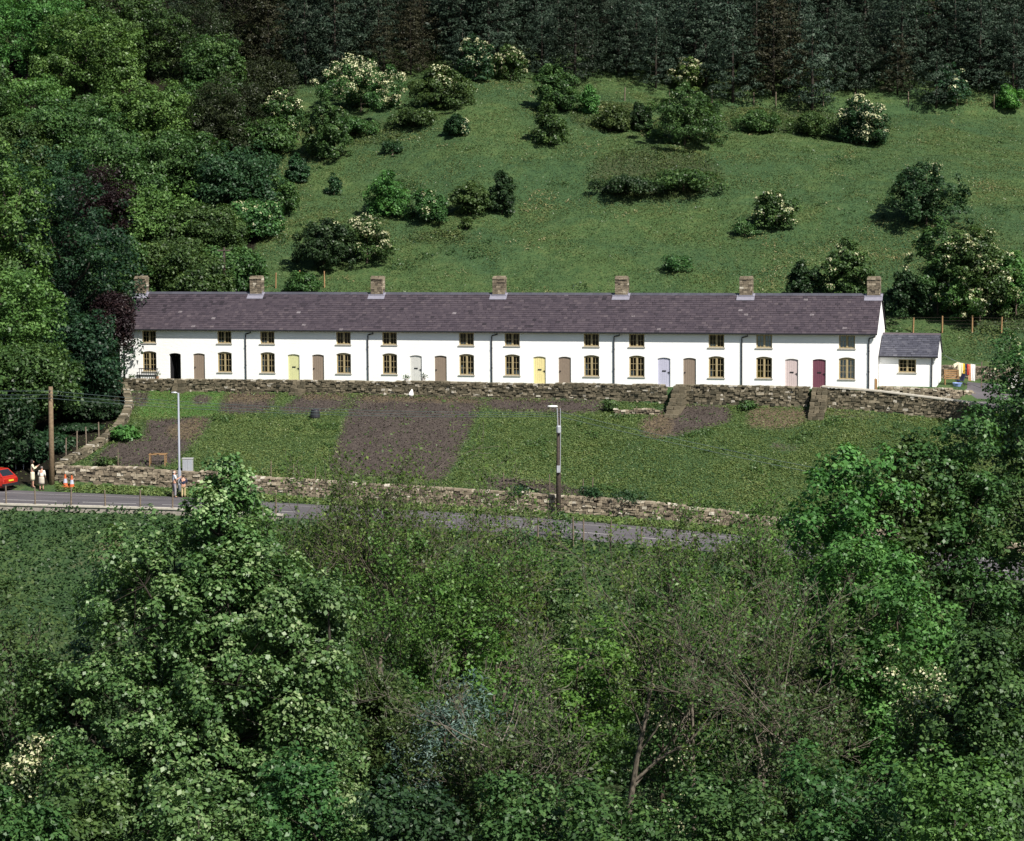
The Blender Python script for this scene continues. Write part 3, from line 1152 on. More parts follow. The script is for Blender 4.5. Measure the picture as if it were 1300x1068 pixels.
CURT = {(0, 0): [(.02, .3, .05, .5)], (0, 1): [(.0, .16, 0, .9)], (1, 0): [(.0, .2, 0, .8)], (1, 1): [(.5, .95, .0, .3), (.0, .14, 0, .9)],
        (2, 0): [(.08, .9, .0, .12)], (2, 1): [(0, .22, 0, .5), (.4, 1, 0, .14)], (3, 0): [(.02, .2, .05, .45), (.55, 1, .05, .25)],
        (3, 1): [(.0, .2, 0, .6)], (4, 0): [(.02, .3, 0, .3)], (4, 1): [(0, .2, 0, .45)], (5, 0): [(.02, .3, .05, .42)], (5, 1): [(0, 1, 0, 1)]}
COTT = []
for ci in range(6):
    s0, s1 = line_s(BOUND[ci]), line_s(BOUND[ci + 1])
    Lc = s1 - s0
    root = thing('cottage', CLAB[ci], 'cottage', lw(s0, 0, zt(s0)), ROT, 'white cottages in the terrace')
    COTT.append(root)
    lx = lambda px, b=0: line_s(px, b) - s0
    DW, WW = .90, 1.10
    ops = []
    for px in WINS[ci]:
        xc = lx(px)
        ops.append((xc - WW / 2, xc + WW / 2, [(.68, 2.06, .11), (2.78, 3.66, 0.0)]))
    for px, c in DOORS[ci]:
        xc = lx(px)
        ops.append((xc - DW / 2, xc + DW / 2, [(.0, 1.96, .08)]))
    m = MB()
    facade(m, 0, Lc, EAVE - .02, ops)
    m.quad((Lc, DEPTH, -.4), (0, DEPTH, -.4), (0, DEPTH, EAVE), (Lc, DEPTH, EAVE))
    hz = RIDGE - .1
    ez = EAVE + OVER * math.tan(PITCHR) - .1
    xs = [Lc - .04 if ci < 5 else Lc] + ([0] if ci == 0 else [])
    for x in xs:
        pts = [(x, 0.0005, -.4), (x, DEPTH - .0005, -.4), (x, DEPTH - .0005, ez), (x, DEPTH / 2, hz), (x, 0.0005, ez)]
        m.add(pts, [(0, 1, 2, 3, 4)] if x else [(4, 3, 2, 1, 0)])
    m.build('wall', limewash, root)
    # dark floor and inner partition so that rooms read as rooms
    fl = MB().b(.05, Lc - .06, .25, DEPTH - .1, -.06, 0.0)
    fl.b(.05, Lc - .06, .25, DEPTH - .1, 2.38, 2.46)
    fl.build('floorboards', timber_dark, root)
    MB().b(.05, Lc - .06, 3.2, 3.3, .01, 2.37).build('partition', plain('plaster', (.35, .33, .30), .9, .1), root)
    # roof
    rm = MB()
    xl, xr = (-.12 if ci == 0 else 0), (Lc + .10 if ci == 5 else Lc)
    ln = (DEPTH / 2 + OVER) / math.cos(PITCHR)
    if ci == 0:
        jump = lambda v, u, t: t - .17 if (v > .45 and u < .75) else t
        mu = .52
    elif ci == 1:
        jump = lambda v, u, t: t - .06 if v > .5 else t
        mu = .5
    else:
        jump, mu = None, .5
    slates(rm, xl, xr, -OVER, EAVE, PITCHR, ln, mu=mu, jump=jump)
    slates(rm, xl, xr, DEPTH + OVER, EAVE, PITCHR, ln, back=True, cw=.6, ch=.4)
    ry = DEPTH / 2
    rm.add([(xl, -OVER, EAVE), (xr, -OVER, EAVE), (xr, ry, RIDGE), (xl, ry, RIDGE), (xl, DEPTH + OVER, EAVE), (xr, DEPTH + OVER, EAVE)], [(0, 1, 2, 3), (3, 2, 5, 4)], .2)
    rf = rm.build('roof', slate, root)
    rt = MB()
    x = xl
    while x < xr - .02:
        l = min(.45, xr - x)
        c0 = random.uniform(.3, .55)
        rt.add([(x + .004, ry - .17, RIDGE - .10), (x + l - .004, ry - .17, RIDGE - .10), (x + l - .004, ry, RIDGE + .075), (x + .004, ry, RIDGE + .075),
                (x + .004, ry + .17, RIDGE - .10), (x + l - .004, ry + .17, RIDGE - .10)], [(0, 1, 2, 3), (3, 2, 5, 4), (0, 3, 4), (1, 5, 2)], c0)
        x += l
    rt.build('ridge_tiles', slate_grey, rf)
    for px in CHIM[ci]:
        chimney(rf, lx(px, DEPTH / 2), RIDGE)
    # gutter and drainpipe
    gm_ = MB()
    gm_.tube([(xl, -OVER - .05, EAVE - .045), (xr, -OVER - .05, EAVE - .045)], .055, 6)
    gt = gm_.build('gutter', black, root)
    if ci == 5:
        dpx = lx(1103)
    elif ci == 0:
        dpx = lx(159)
    else:
        dpx = .05
    dp = MB().tube([(dpx + .45, -OVER - .04, EAVE - .08), (dpx + .42, -.14, EAVE - .22), (dpx + .02, -.07, EAVE - .32), (dpx, -.07, EAVE - .45), (dpx, -.07, -.1)], .042, 6)
    for z in (1.2, 2.6): dp.lathe([(.06, -.04), (.06, .04)], (dpx, -.07, z), 8)
    dp.build('drainpipe', black, root)
    if ci == 5:
        dpx = lx(941) + .05
        dp = MB().tube([(dpx + .45, -OVER - .04, EAVE - .08), (dpx + .42, -.14, EAVE - .22), (dpx + .02, -.07, EAVE - .32), (dpx, -.07, EAVE - .45), (dpx, -.07, -.1)], .042, 6)
        dp.build('drainpipe', black, root)
    for wi, px in enumerate(WINS[ci]):
        xc = lx(px)
        cm = yellow_cloth if (ci, wi) == (5, 0) else (net if (ci, wi) == (5, 1) else white)
        window(root, xc, WW, .68, 2.06, .11, 3, curtain=CURT.get((ci, wi)), ymat=cm)
        window(root, xc, WW, 2.78, 3.66, 0.0, 2, curtain=[(0, 1, 0, 1)] if (ci == 5) else ([(.05, .4, 0, .25)] if (ci + wi) % 2 else None), ymat=net if ci == 5 else white)
    for px, c in DOORS[ci]:
        xc = lx(px)
        if c == 'black':
            # standing open: dark leaf swung inward against the left reveal, black panel stands in for the unlit room
            m = MB().b(xc - DW / 2 + .02, xc - DW / 2 + .07, .16, .16 + DW - .1, .02, 1.94)
            d = m.build('door', DOORM['black'], root)
            d['label'] = 'dark door standing open inward'
            MB().box((xc - DW / 2 + .09, .16 + DW - .25, 1.0), (.05, .1, .03)).build('handle', black, d)
            MB().b(xc - DW / 2 + .1, xc + DW / 2 + .35, 1.35, 1.4, .01, 2.37).build('dark_room_panel', DOORM['black'], root)
            MB().b(xc - DW / 2 - .05, xc + DW / 2 + .05, -.15, .14, -.05, .015).build('threshold', sill_m, root)
        else:
            door(root, xc, DW, 1.96, .08, c, box=(c != 'brown'))

# the single-storey annexe at the right-hand end
bA = 1.65
sA0, sA1 = line_s(1115.5, bA), line_s(1188.5, bA)
LA = sA1 - sA0
DA, EA = 4.3, 2.12
zA = 17.55
aroot = thing('annexe', 'small single-storey white annexe with dark grey slate roof beside the end cottage', 'annexe', lw(sA0, bA, zA), (0, 0, -T))
m = MB()
xw = line_s(1151.5, bA) - sA0
facade(m, .02, LA, EA - .02, [(xw - .6, xw + .6, [(1.0, 1.9, 0)])])
PA = math.atan2(1.42, DA / 2 + .2)
RA = EA + 1.42
m.quad((LA, DA, -.4), (0.02, DA, -.4), (0.02, DA, EA), (LA, DA, EA))
eza = EA + .2 * math.tan(PA) - .06
m.add([(LA, 0.0005, -.4), (LA, DA - .0005, -.4), (LA, DA - .0005, eza), (LA, DA / 2, RA - .06), (LA, 0.0005, eza)], [(0, 1, 2, 3, 4)])
m.build('wall', limewash, aroot)
rm = MB()
lnA = (DA / 2 + .2) / math.cos(PA)
slates(rm, .02, LA + .1, -.2, EA, PA, lnA, mu=.45)
slates(rm, .02, LA + .1, DA + .2, EA, PA, lnA, back=True, cw=.6, ch=.4)
rm.add([(.02, -.2, EA), (LA + .1, -.2, EA), (LA + .1, DA / 2, RA), (.02, DA / 2, RA), (.02, DA + .2, EA), (LA + .1, DA + .2, EA)], [(0, 1, 2, 3), (3, 2, 5, 4)], .2)
rf = rm.build('roof', slate_grey, aroot)
rt = MB()
rt.add([(.02, DA / 2 - .15, RA - .07), (LA + .1, DA / 2 - .15, RA - .07), (LA + .1, DA / 2, RA + .07), (.02, DA / 2, RA + .07), (.02, DA / 2 + .15, RA - .07), (LA + .1, DA / 2 + .15, RA - .07)], [(0, 1, 2, 3), (3, 2, 5, 4)], .8)
rt.build('ridge_tiles', slate, rf)
MB().tube([(.02, -.25, EA - .04), (LA + .12, -.25, EA - .04)], .055, 6).build('gutter', black, aroot)
MB().tube([(LA - .3, -.22, EA - .07), (LA - .3, -.07, EA - .25), (LA - .3, -.07, -.1)], .042, 6).build('drainpipe', black, aroot)
window(aroot, xw, 1.2, 1.0, 1.9, 0, 3, curtain=[(.05, .6, 0, .12)])
MB().b(.1, LA - .05, 1.6, 1.7, 0, EA - .05).build('partition', timber_dark, aroot)

# lower lean-to at the hidden left-hand end of the terrace
sB1 = line_s(152.5) - .02
lroot = thing('lean_to', 'low lean-to at the left end of the terrace half hidden under the trees', 'outbuilding', lw(sB1 - 3.2, .9, zt(sB1)), ROT)
m = MB()
facade(m, 0, 3.18, 2.1, [])
m.quad((3.18, 4, -.4), (0, 4, -.4), (0, 4, 2.9), (3.18, 4, 2.9))
m.add([(0, 0.0005, -.4), (0, 4, -.4), (0, 4, 3.25), (0, 0.0005, 2.1)], [(3, 2, 1, 0)])
m.build('wall', limewash, lroot)
rm = MB()
slates(rm, -.1, 3.18, -.2, 2.08, R(17), 4.5, mu=.4)
rm.add([(-.1, -.2, 2.08), (3.18, -.2, 2.08), (3.18, 4.1, 2.08 + 4.3 * math.tan(R(17))), (-.1, 4.1, 2.08 + 4.3 * math.tan(R(17)))], [(0, 1, 2, 3)], .2)
rm.build('roof', slate_grey, lroot)


# ------------------------------------------------------------------ vegetation
def unit(a): return a / np.maximum(np.linalg.norm(a, axis=-1, keepdims=True), 1e-9)


def leaf_quads(C, Nn, size, rng, asp=.62, droop=.14):
    n = len(C)
    t = unit(np.cross(Nn, rng.normal(size=(n, 3))))
    b = np.cross(Nn, t)
    s = (size * rng.uniform(.5, 1.45, n))[:, None] if np.isscalar(size) else size[:, None]
    V = np.stack([C - t * s * .5, C + b * s * asp * .5 + Nn * s * .06, C + t * s * .5 - Nn * s * droop, C - b * s * asp * .5 + Nn * s * .06], 1)
    return V.reshape(-1, 3), np.arange(4 * n).reshape(-1, 4)


def clump_leaves(rng, cen, crad, per, flat=.6, up=.6, out=None):
    """leaves in clumps; cen (m,3), crad (m,), returns positions, normals, tint"""
    m = len(cen)
    cnt = np.maximum(3, (per * (crad / crad.mean()) ** 2 * rng.uniform(.6, 1.4, m)).astype(int))
    ix = np.repeat(np.arange(m), cnt)
    n = len(ix)
    d = rng.normal(size=(n, 3))
    d[:, 2] += .35
    d = unit(d)
    r = rng.uniform(.25, 1.0, n) ** .55
    off = d * (r * crad[ix])[:, None]
    off[:, 2] *= flat
    C = cen[ix] + off
    Nn = d * .5 + np.array([0, 0, up]) + rng.normal(size=(n, 3)) * .45
    if out is not None: Nn += out[ix] * .35
    ct = rng.normal(.45, .15, m)
    t = np.clip(ct[ix] + rng.normal(0, .13, n) + np.where((r > .82) & (d[:, 2] > .1) & (rng.random(n) < .45), .3, 0), 0, 1)  # outer upper leaves tinted paler: highlights painted into the colour
    return C, unit(Nn), t, ix


def shell_clumps(rng, lobes, per_lobe, crad, zmin=-.6, rlo=.55):
    cs, rs, outs, src = [], [], [], []
    for li, (c, rad) in enumerate(lobes):
        k = max(3, int(per_lobe * rng.uniform(.8, 1.2)))
        d = unit(rng.normal(size=(k * 3, 3)))
        d = d[d[:, 2] > zmin][:k]
        r = rng.uniform(rlo, 1.0, len(d))
        cs.append(np.array(c) + d * np.array(rad) * r[:, None])
        rs.append(crad * rng.uniform(.65, 1.35, len(d)))
        outs.append(d)
        src += [li] * len(d)
    return np.concatenate(cs), np.concatenate(rs), np.concatenate(outs), np.array(src)


def curve(a, b, rng, n=5, sag=.12):
    a, b = np.array(a, float), np.array(b, float)
    L_ = np.linalg.norm(b - a)
    pts = []
    j = rng.normal(size=(3,)) * sag * L_
    j[2] = abs(j[2]) * -.4
    for i in range(n):
        f = i / (n - 1)
        pts.append(a + (b - a) * f + j * math.sin(math.pi * f) + rng.normal(size=3) * .02 * L_ * (0 < i < n - 1))
    return pts


def tree(name, label, cat, base, H, Wd, leaf, n_lobes=9, per_lobe=14, crad=.8, per=26, lsize=.3, low=.3, asp=.62, trunk_r=None, group=None,
         seed=0, bark_m=None, bloom=0, bloom_n=0, flat=.62, lean=(0, 0), depth=None, limbs=True, zmin=-.55, lobe_scale=1.0, twigs=True, top=1.0, side=None, fit=True, taper=0.0, rlo=.55):
    """broad-leaved tree: crown between low*H and H, width Wd"""
    rng = np.random.default_rng(seed)
    root = thing(name, label, cat, base, 0, group)
    rx = Wd / 2
    ry = (depth or Wd) / 2
    zc, rz = H * (low + 1) / 2, H * (1 - low) / 2
    lobes = []
    k = n_lobes
    for i in range(k):
        z = -0.85 + 1.75 * (i + .5) / k
        th = i * 2.399963 + rng.uniform(-.4, .4)
        w = math.sqrt(max(.06, 1 - (abs(z) ** 2.2)))
        rr = rng.uniform(.35, .72) * w
        sc_ = lobe_scale * rng.uniform(.34, .5) * (1.15 - .3 * max(0, z))
        c = (lean[0] * (z + 1) / 2 + rr * rx * math.cos(th), lean[1] * (z + 1) / 2 + rr * ry * math.sin(th), zc + z * rz * .74 * top)
        lobes.append((c, (sc_ * rx * 1.05, sc_ * ry * 1.05, sc_ * min(rz, rx * 1.4) * .85)))
    lobes.append(((lean[0] * .5, lean[1] * .5, zc), (rx * .55, ry * .55, rz * .62)))
    cen, cr, od, src = shell_clumps(rng, lobes, per_lobe, crad, zmin, rlo)
    cen[:, 2] = np.maximum(cen[:, 2], crad * .25 + .02 * H)
    C, Nn, t, ix = clump_leaves(rng, cen, cr, per, flat, out=od)
    if fit:
        for ax, wv in ((0, Wd), (1, depth or Wd)):
            lo_, hi_ = np.percentile(C[:, ax], [1, 99])
            k_ = wv / (hi_ - lo_)
            mid_ = (lo_ + hi_) / 2
            for A in (C, cen): A[:, ax] = (A[:, ax] - mid_) * k_ + lean[ax] * .5
            lobes = [((tuple((c[0] - mid_) * k_ + lean[0] * .5 if q_ == 0 else c[q_] for q_ in range(3)) if ax == 0 else (c[0], (c[1] - mid_) * k_ + lean[1] * .5, c[2])), r_) for c, r_ in lobes]
        lo_, hi_ = np.percentile(C[:, 2], [1.5, 99.5])
        z0_ = low * H * .9
        for A in (C, cen): A[:, 2] = z0_ + (A[:, 2] - lo_) * (H - z0_) / (hi_ - lo_)
        lobes = [((c[0], c[1], z0_ + (c[2] - lo_) * (H - z0_) / (hi_ - lo_)), r_) for c, r_ in lobes]
    if taper:
        for A in (C, cen):
            k_ = (1 - taper * np.clip(A[:, 2] / H, 0, 1) ** 1.6)[:, None]
            A[:, :2] *= k_
        lobes = [((c[0] * (1 - taper * (c[2] / H) ** 1.6), c[1] * (1 - taper * (c[2] / H) ** 1.6), c[2]), r_) for c, r_ in lobes]
    ok = C[:, 2] > .04
    if fit: ok &= (np.abs(C[:, 0] - lean[0] * .5) < .53 * Wd) & (np.abs(C[:, 1] - lean[1] * .5) < .55 * (depth or Wd))
    V, Fq = leaf_quads(C[ok], Nn[ok], lsize, rng, asp)
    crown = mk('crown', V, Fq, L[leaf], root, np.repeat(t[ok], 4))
    tr = trunk_r or max(.07, H * .022)
    m = MB()
    fork = np.array([lean[0] * .3, lean[1] * .3, H * (low + .12)])
    topp = np.array([lean[0] * .8, lean[1] * .8, zc + rz * .55])
    m.tube([(0, 0, -.5), (0, 0, .1), tuple(fork * .5 + rng.normal(size=3) * .04 * tr * 10 * np.array([1, 1, 0])), tuple(fork), tuple((fork + topp) / 2 + rng.normal(size=3) * .05 * Wd * np.array([1, 1, 0])), tuple(topp)],
           [tr * 1.5, tr * 1.15, tr * .95, tr * .8, tr * .45, tr * .12], 7)
    if limbs:
        for c, rad in lobes[:-1]:
            f = rng.uniform(.1, .9)
            st = fork + (topp - fork) * max(0, min(.85, (c[2] - fork[2]) / max(.1, topp[2] - fork[2]) - .25)) if c[2] > fork[2] else fork * rng.uniform(.75, 1)
            m.tube(curve(st, c, rng, 5), [tr * .42, tr * .33, tr * .25, tr * .17, tr * .09], 5)
        if twigs:
            for q in range(0, len(cen), 3):
                s_ = src[q]
                m.tube(curve(lobes[s_][0], cen[q], rng, 3), [tr * .07, tr * .045, tr * .02], 3, cap=False)
    m.build('trunk', bark_m or bark, root, True)
    if bloom:
        sel = np.where((od[:, 2] > -.15) & (rng.random(len(cen)) < bloom))[0]
        if side is not None: sel = sel[(cen[sel] @ np.array(side)) > 0] if len(sel) else sel
        if len(sel):
            ixb = np.repeat(sel, np.maximum(3, (bloom_n * rng.uniform(.4, 1.4, len(sel))).astype(int)))
            d = unit(rng.normal(size=(len(ixb), 3)) + np.array([.25, -.25, .75]))
            off = d * (cr[ixb] * rng.uniform(.85, 1.1, len(ixb)))[:, None]
            off[:, 2] *= flat
            Cb = cen[ixb] + off
            V, Fq = leaf_quads(Cb, unit(d + rng.normal(size=d.shape) * .3), lsize * .74, rng, .8)
            mk('blossom', V, Fq, L['blossom'], root, np.repeat(np.clip(rng.normal(.5, .25, len(Cb)), 0, 1), 4))
    return root


def base_h(px, py_base, py_top):
    """ground point seen at (px, py_base) and the height that reaches py_top there"""
    p = place(px, py_base)
    return p, U(px, py_top, p.y).z - p.z, F0 / (p.y * CP + 1.1)


# bushes and small trees scattered over the hill: (px centre, py base, py top, width px, leaf, bloom, label, category)
HILL = [
 (458, 142, 74, 108, 'mid', .85, 'large hawthorn smothered in cream blossom at the top left of the hill meadow', 'hawthorn'),
 (560, 138, 84, 84, 'mid', .12, 'dark green bush right of the big blossoming hawthorn below the conifers', 'bush'),
 (604, 102, 46, 44, 'blue', .45, 'pale-flowered shrub standing against the conifers at the top of the hill', 'shrub'),
 (648, 103, 58, 42, 'mid', .35, 'leafy shrub with a few white flowers at the conifer edge beside the two round bushes', 'shrub'),
 (706, 140, 83, 58, 'mid', 0, 'upper of two touching round green bushes in the middle of the hill meadow', 'bush'),
 (698, 183, 131, 46, 'mid', 0, 'lower of two touching round green bushes in the middle of the hill meadow', 'bush'),
 (748, 145, 109, 25, 'light', 0, 'small upright pale green bush right of the two round bushes', 'bush'),
 (580, 171, 146, 32, 'dark', .12, 'small dark isolated bush casting a shadow on the upper meadow', 'bush'),
 (869, 184, 107, 104, 'mid', .02, 'very large domed dark green bush below the conifer edge', 'bush'),
 (814, 166, 131, 27, 'dark', 0, 'little dark bush at the left foot of the very large domed bush', 'bush'),
 (872, 116, 74, 44, 'light', .75, 'cream-blossomed shrub peeping out behind the very large domed bush', 'shrub'),
 (1096, 184, 123, 64, 'dark', .75, 'rounded hawthorn with heavy cream blossom on the right of the upper meadow', 'hawthorn'),
 (1207, 132, 82, 46, 'blue', .25, 'bluish-green flowering shrub against the conifers at upper right', 'shrub'),
 (1282, 138, 108, 34, 'bright', 0, 'bright green sapling bush at the upper right edge of the plantation', 'bush'),
 (986, 291, 243, 58, 'mid', .35, 'compact hawthorn with pale flowering top alone on the lower right meadow', 'hawthorn'),
 (945, 299, 277, 36, 'olive', 0, 'low twiggy scrub to the left of the compact hawthorn', 'bush'),
 (1176, 285, 208, 104, 'dark', .06, 'big spreading dark bush on the right-hand meadow', 'bush'),
 (1190, 400, 282, 82, 'mid', .14, 'tall leafy hawthorn above the annexe roof', 'hawthorn'),
 (1244, 408, 290, 92, 'mid', .42, 'broad hawthorn flecked with cream blossom above the field fence', 'hawthorn'),
 (1218, 408, 352, 62, 'light', .55, 'low cream-flowered bush in front of the two tall hawthorns above the annexe', 'bush'),
 (1150, 402, 344, 62, 'dark', .03, 'dark rounded bush just behind the right gable of the terrace', 'bush'),
 (1290, 400, 320, 60, 'light', 0, 'fresh green bush at the right edge beside the blossom-flecked hawthorn', 'bush'),
 (1074, 385, 306, 66, 'mid', .3, 'hawthorn with thin blossom behind the rightmost chimneys', 'hawthorn'),
 (1022, 384, 332, 46, 'dark', 0, 'low dark bush behind the roof of the end cottage', 'bush'),
 (411, 342, 280, 78, 'dark', .10, 'dark hawthorn on the lower left meadow, left half of a pair', 'hawthorn'),
 (466, 334, 274, 70, 'mid', .55, 'blossom-dusted hawthorn on the lower left meadow, right half of a pair', 'hawthorn'),
 (491, 274, 218, 56, 'light', 0, 'bright loose ash sapling above the pair of lower hawthorns', 'sapling'),
 (541, 281, 241, 58, 'mid', .06, 'low spreading bush between the ash sapling and two dark scrub bushes', 'bush'),
 (597, 272, 231, 52, 'olive', 0, 'grey-green twiggy scrub bush in the middle of the meadow', 'bush'),
 (637, 271, 218, 34, 'dark', 0, 'narrow dark spiky bush beside the grey-green scrub', 'bush'),
 (378, 231, 196, 30, 'dark', 0, 'small dark bush near the edge of the left wood', 'bush'),
 (424, 247, 220, 22, 'dark', 0, 'smallest upright dark bush on the left meadow', 'bush'),
 (365, 264, 236, 28, 'dark', 0, 'dark bush touching the margin of the left wood', 'bush'),
 (498, 197, 178, 30, 'dark', 0, 'low dark scrub on the shady slope below the blossoming hawthorn', 'bush'),
 (592, 291, 276, 17, 'olive', 0, 'tiny brownish bush beside a scar of bare earth', 'bush'),
 (415, 201, 130, 62, 'mid', .03, 'large round bush at the meadow corner of the left wood', 'bush'),
 (356, 182, 116, 58, 'mid', .5, 'white-flowered thorn at the top corner between wood and conifers', 'hawthorn'),
 (447, 171, 148, 66, 'mid', 0, 'low thicket of bramble under the large blossoming hawthorn', 'thicket'),
 (525, 160, 136, 66, 'mid', 0, 'low green thicket in front of the dark bush at the top of the meadow', 'thicket'),
 (775, 166, 134, 46, 'olive', 0, 'brownish-green scrub left of the little dark bush', 'thicket'),
 (795, 246, 222, 92, 'dark', 0, 'low dark bramble mound below the very large domed bush, its left part', 'thicket'),
 (868, 242, 214, 104, 'mid', 0, 'low dark bramble mound below the very large domed bush, its right part', 'thicket'),
 (960, 168, 138, 60, 'olive', 0, 'brown heathery scrub under the conifers right of the domed bush', 'thicket'),
 (1030, 172, 142, 64, 'olive', 0, 'brown heathery scrub left of the heavily blossomed hawthorn', 'thicket'),
 (860, 345, 322, 40, 'mid', 0, 'faint low tuft of scrub on the meadow above the lilac-door cottage', 'thicket'),
 (385, 374, 346, 46, 'mid', 0, 'low green bush just behind the ridge of the second cottage', 'bush'),
]
for i, (px, pb, pt, w, lf, bl, lab, cat) in enumerate(HILL):
    p, h, sc_ = base_h(px, pb, pt)
    wd_ = w / sc_
    nm = {'hawthorn': 'hawthorn_bush', 'thicket': 'bramble_thicket', 'sapling': 'ash_sapling', 'shrub': 'flowering_shrub'}.get(cat, 'bush')
    area = wd_ * h
    small = area < 4
    thick = cat == 'thicket'
    tree(nm, lab, cat, p, h * (1.0 if not thick else .95), wd_, lf, n_lobes=5 if small else 8, per_lobe=8 if small else (15 if area < 18 else 24), crad=.32 if small else min(.6, .3 + wd_ * .035),
         per=40 if small else (60 if area < 18 else 95), lsize=.16 if small else .19, low=.02, zmin=-.9, seed=100 + i, bloom=bl, bloom_n=20 + 36 * bl, flat=.7, lobe_scale=1.12 if cat in ('thicket', 'sapling') else 1.5, rlo=.72, taper=.3 if cat == 'bush' and not thick else .15, twigs=False, trunk_r=.07, group='bushes on the hill meadow')

# the wood on the left: (px, py top, width px, distance, leaf, low, label, bloom)
WOOD = [
 (40, -6, 165, 236, 'light', .2, 'pale green ash at the very top left corner of the wood'),
 (118, 16, 125, 231, 'light', .2, 'light green rounded tree below the top left corner, first of a pair'),
 (176, -20, 120, 238, 'mid', .2, 'mid green tree between the top left ash and the tall brown-green yew'),
 (18, 92, 130, 222, 'light', .15, 'fresh green tree at the left edge under the pale corner ash'),
 (236, -8, 108, 240, 'yew', .05, 'tall olive-brown yew at the top of the left wood'),
 (276, 46, 66, 229, 'mid', .1, 'neat domed green tree tucked between two dark yews'),
 (300, -40, 110, 247, 'yew', .05, 'dark yew behind the neat domed tree beside the plantation'),
 (292, 96, 92, 221, 'yew', .05, 'broad dark olive yew on the meadow side of the wood'),
 (196, 104, 112, 221, 'light', .15, 'bright mid-wood tree in front of the tall brown-green yew'),
 (92, 126, 140, 213, 'mid', .15, 'wide leafy tree in the middle of the left wood'),
 (152, 168, 120, 207, 'mid', .15, 'leafy tree above the copper beech'),
 (228, 168, 112, 211, 'mid', .12, 'dense round tree in the centre of the wood above the first chimney'),
 (306, 186, 100, 207, 'blue', .1, 'blue-green tree at the meadow margin of the wood'),
 (58, 186, 135, 199, 'blue', .15, 'dark bluish maple left of the copper beech'),
 (134, 212, 82, 196, 'purple', .1, 'dark copper beech with purple leaves in the left wood'),
 (196, 236, 112, 198, 'light', .12, 'tall fresh green sycamore right of the copper beech'),
 (256, 262, 100, 197, 'mid', .1, 'green thorny tree behind the first cottage roof'),
 (318, 256, 74, 203, 'mid', .08, 'meadow-side thorn tree sprinkled with white flowers'),
 (222, 306, 90, 192, 'mid', .08, 'shady tree close behind the roof of the leftmost cottage'),
 (292, 316, 80, 193, 'mid', .06, 'low bushy tree behind the second chimney'),
 (12, 186, 105, 176, 'light', .15, 'tall yellow-green tree at the left edge of the picture'),
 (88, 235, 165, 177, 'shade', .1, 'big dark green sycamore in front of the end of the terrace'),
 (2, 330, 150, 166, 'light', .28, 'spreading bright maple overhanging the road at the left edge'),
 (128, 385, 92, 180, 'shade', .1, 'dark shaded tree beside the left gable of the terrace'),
 (143, 374, 48, 171, 'purple', .6, 'drooping copper beech reaching over the left end of the roof'),
 (-40, 250, 150, 172, 'mid', .2, 'leafy tree cut off by the left edge of the picture'),
 (-70, 60, 150, 215, 'mid', .2, 'tall tree just outside the top left of the wood'),
 (-60, 420, 130, 158, 'mid', .3, 'roadside tree above the red car'),
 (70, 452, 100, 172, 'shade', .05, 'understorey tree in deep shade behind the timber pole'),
 (150, 120, 110, 226, 'mid', .1, 'leafy tree filling the gap right of the pale green trees'),
 (25, -40, 130, 247, 'mid', .1, 'tree rising behind the corner ash beyond the top of the picture'),
 (80, -45, 110, 252, 'mid', .1, 'rear tree between the corner ash and the light green pair'),
 (338, 74, 76, 232, 'yew', .05, 'small dark yew at the corner between wood, plantation and meadow'),
 (262, 100, 90, 226, 'mid', .05, 'green tree filling the space beneath the neat domed tree'),
 (60, 60, 120, 240, 'mid', .1, 'tree behind the pale corner ash'),
 (10, 150, 110, 210, 'mid', .1, 'broad tree behind the tall yellow-green tree at the left edge'),
 (255, 200, 100, 216, 'dark', .05, 'dark tree between the centre of the wood and the blue-green tree'),
 (330, 150, 80, 222, 'mid', .05, 'tree at the margin of the wood next to the broad dark olive yew'),
 (225, 30, 120, 250, 'dark', .05, 'dark tree behind the tall brown-green yew'),
 (330, 30, 90, 252, 'yew', .05, 'rearmost yew merging into the plantation'),
 (345, 222, 60, 208, 'mid', .05, 'bush-like tree at the meadow margin under the blue-green tree'),
 (250, 318, 80, 188, 'mid', .05, 'leafy tree right behind the ridge of the leftmost cottage'),
 (150, 300, 90, 190, 'mid', .05, 'leafy tree behind the first chimney at the end of the terrace'),
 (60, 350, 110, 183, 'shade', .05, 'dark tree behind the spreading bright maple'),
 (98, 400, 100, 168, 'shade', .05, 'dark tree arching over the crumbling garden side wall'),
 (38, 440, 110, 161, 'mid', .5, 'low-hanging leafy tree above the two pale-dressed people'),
 (-5, 505, 90, 157, 'shade', .1, 'dark roadside bush added as shade behind the red car'),
 (95, 540, 60, 163, 'shade', 0, 'dark shrub added as shade left of the garden side wall'),  # dark shrubs here are added to deepen the shade
 (40, 550, 90, 158, 'shade', 0, 'dark shrub added as shade behind the two pale-dressed people'),
 (115, 505, 66, 166, 'shade', .05, 'dark shrub added as shade beside the crumbling garden side wall'),
]
for i, (px, pt, w, Y, lf, low, lab) in enumerate(WOOD):
    p = at_px(px, Y)
    h = U(px, pt, Y).z - p.z
    sc_ = F0 / (Y * CP + 1.1)
    wd_ = w / sc_ * 1.12
    yew = lf in ('yew', 'purple')
    tree('yew_tree' if lf == 'yew' else ('copper_beech' if lf == 'purple' else 'woodland_tree'), lab, 'tree', p, h, wd_, lf, n_lobes=15, per_lobe=20, crad=.64 if not yew else .6, per=74,
         lsize=.24 if not yew else .22, asp=.6 if not yew else .35, low=low if low >= .45 else max(0, low * .45 - .02), seed=300 + i, bloom=.25 if 'white flowers' in lab else 0, bloom_n=14, flat=.6, zmin=-.75, bark_m=bark_dark, twigs=False,
         group='trees of the left wood', lobe_scale=1.05, depth=min(wd_, 9))

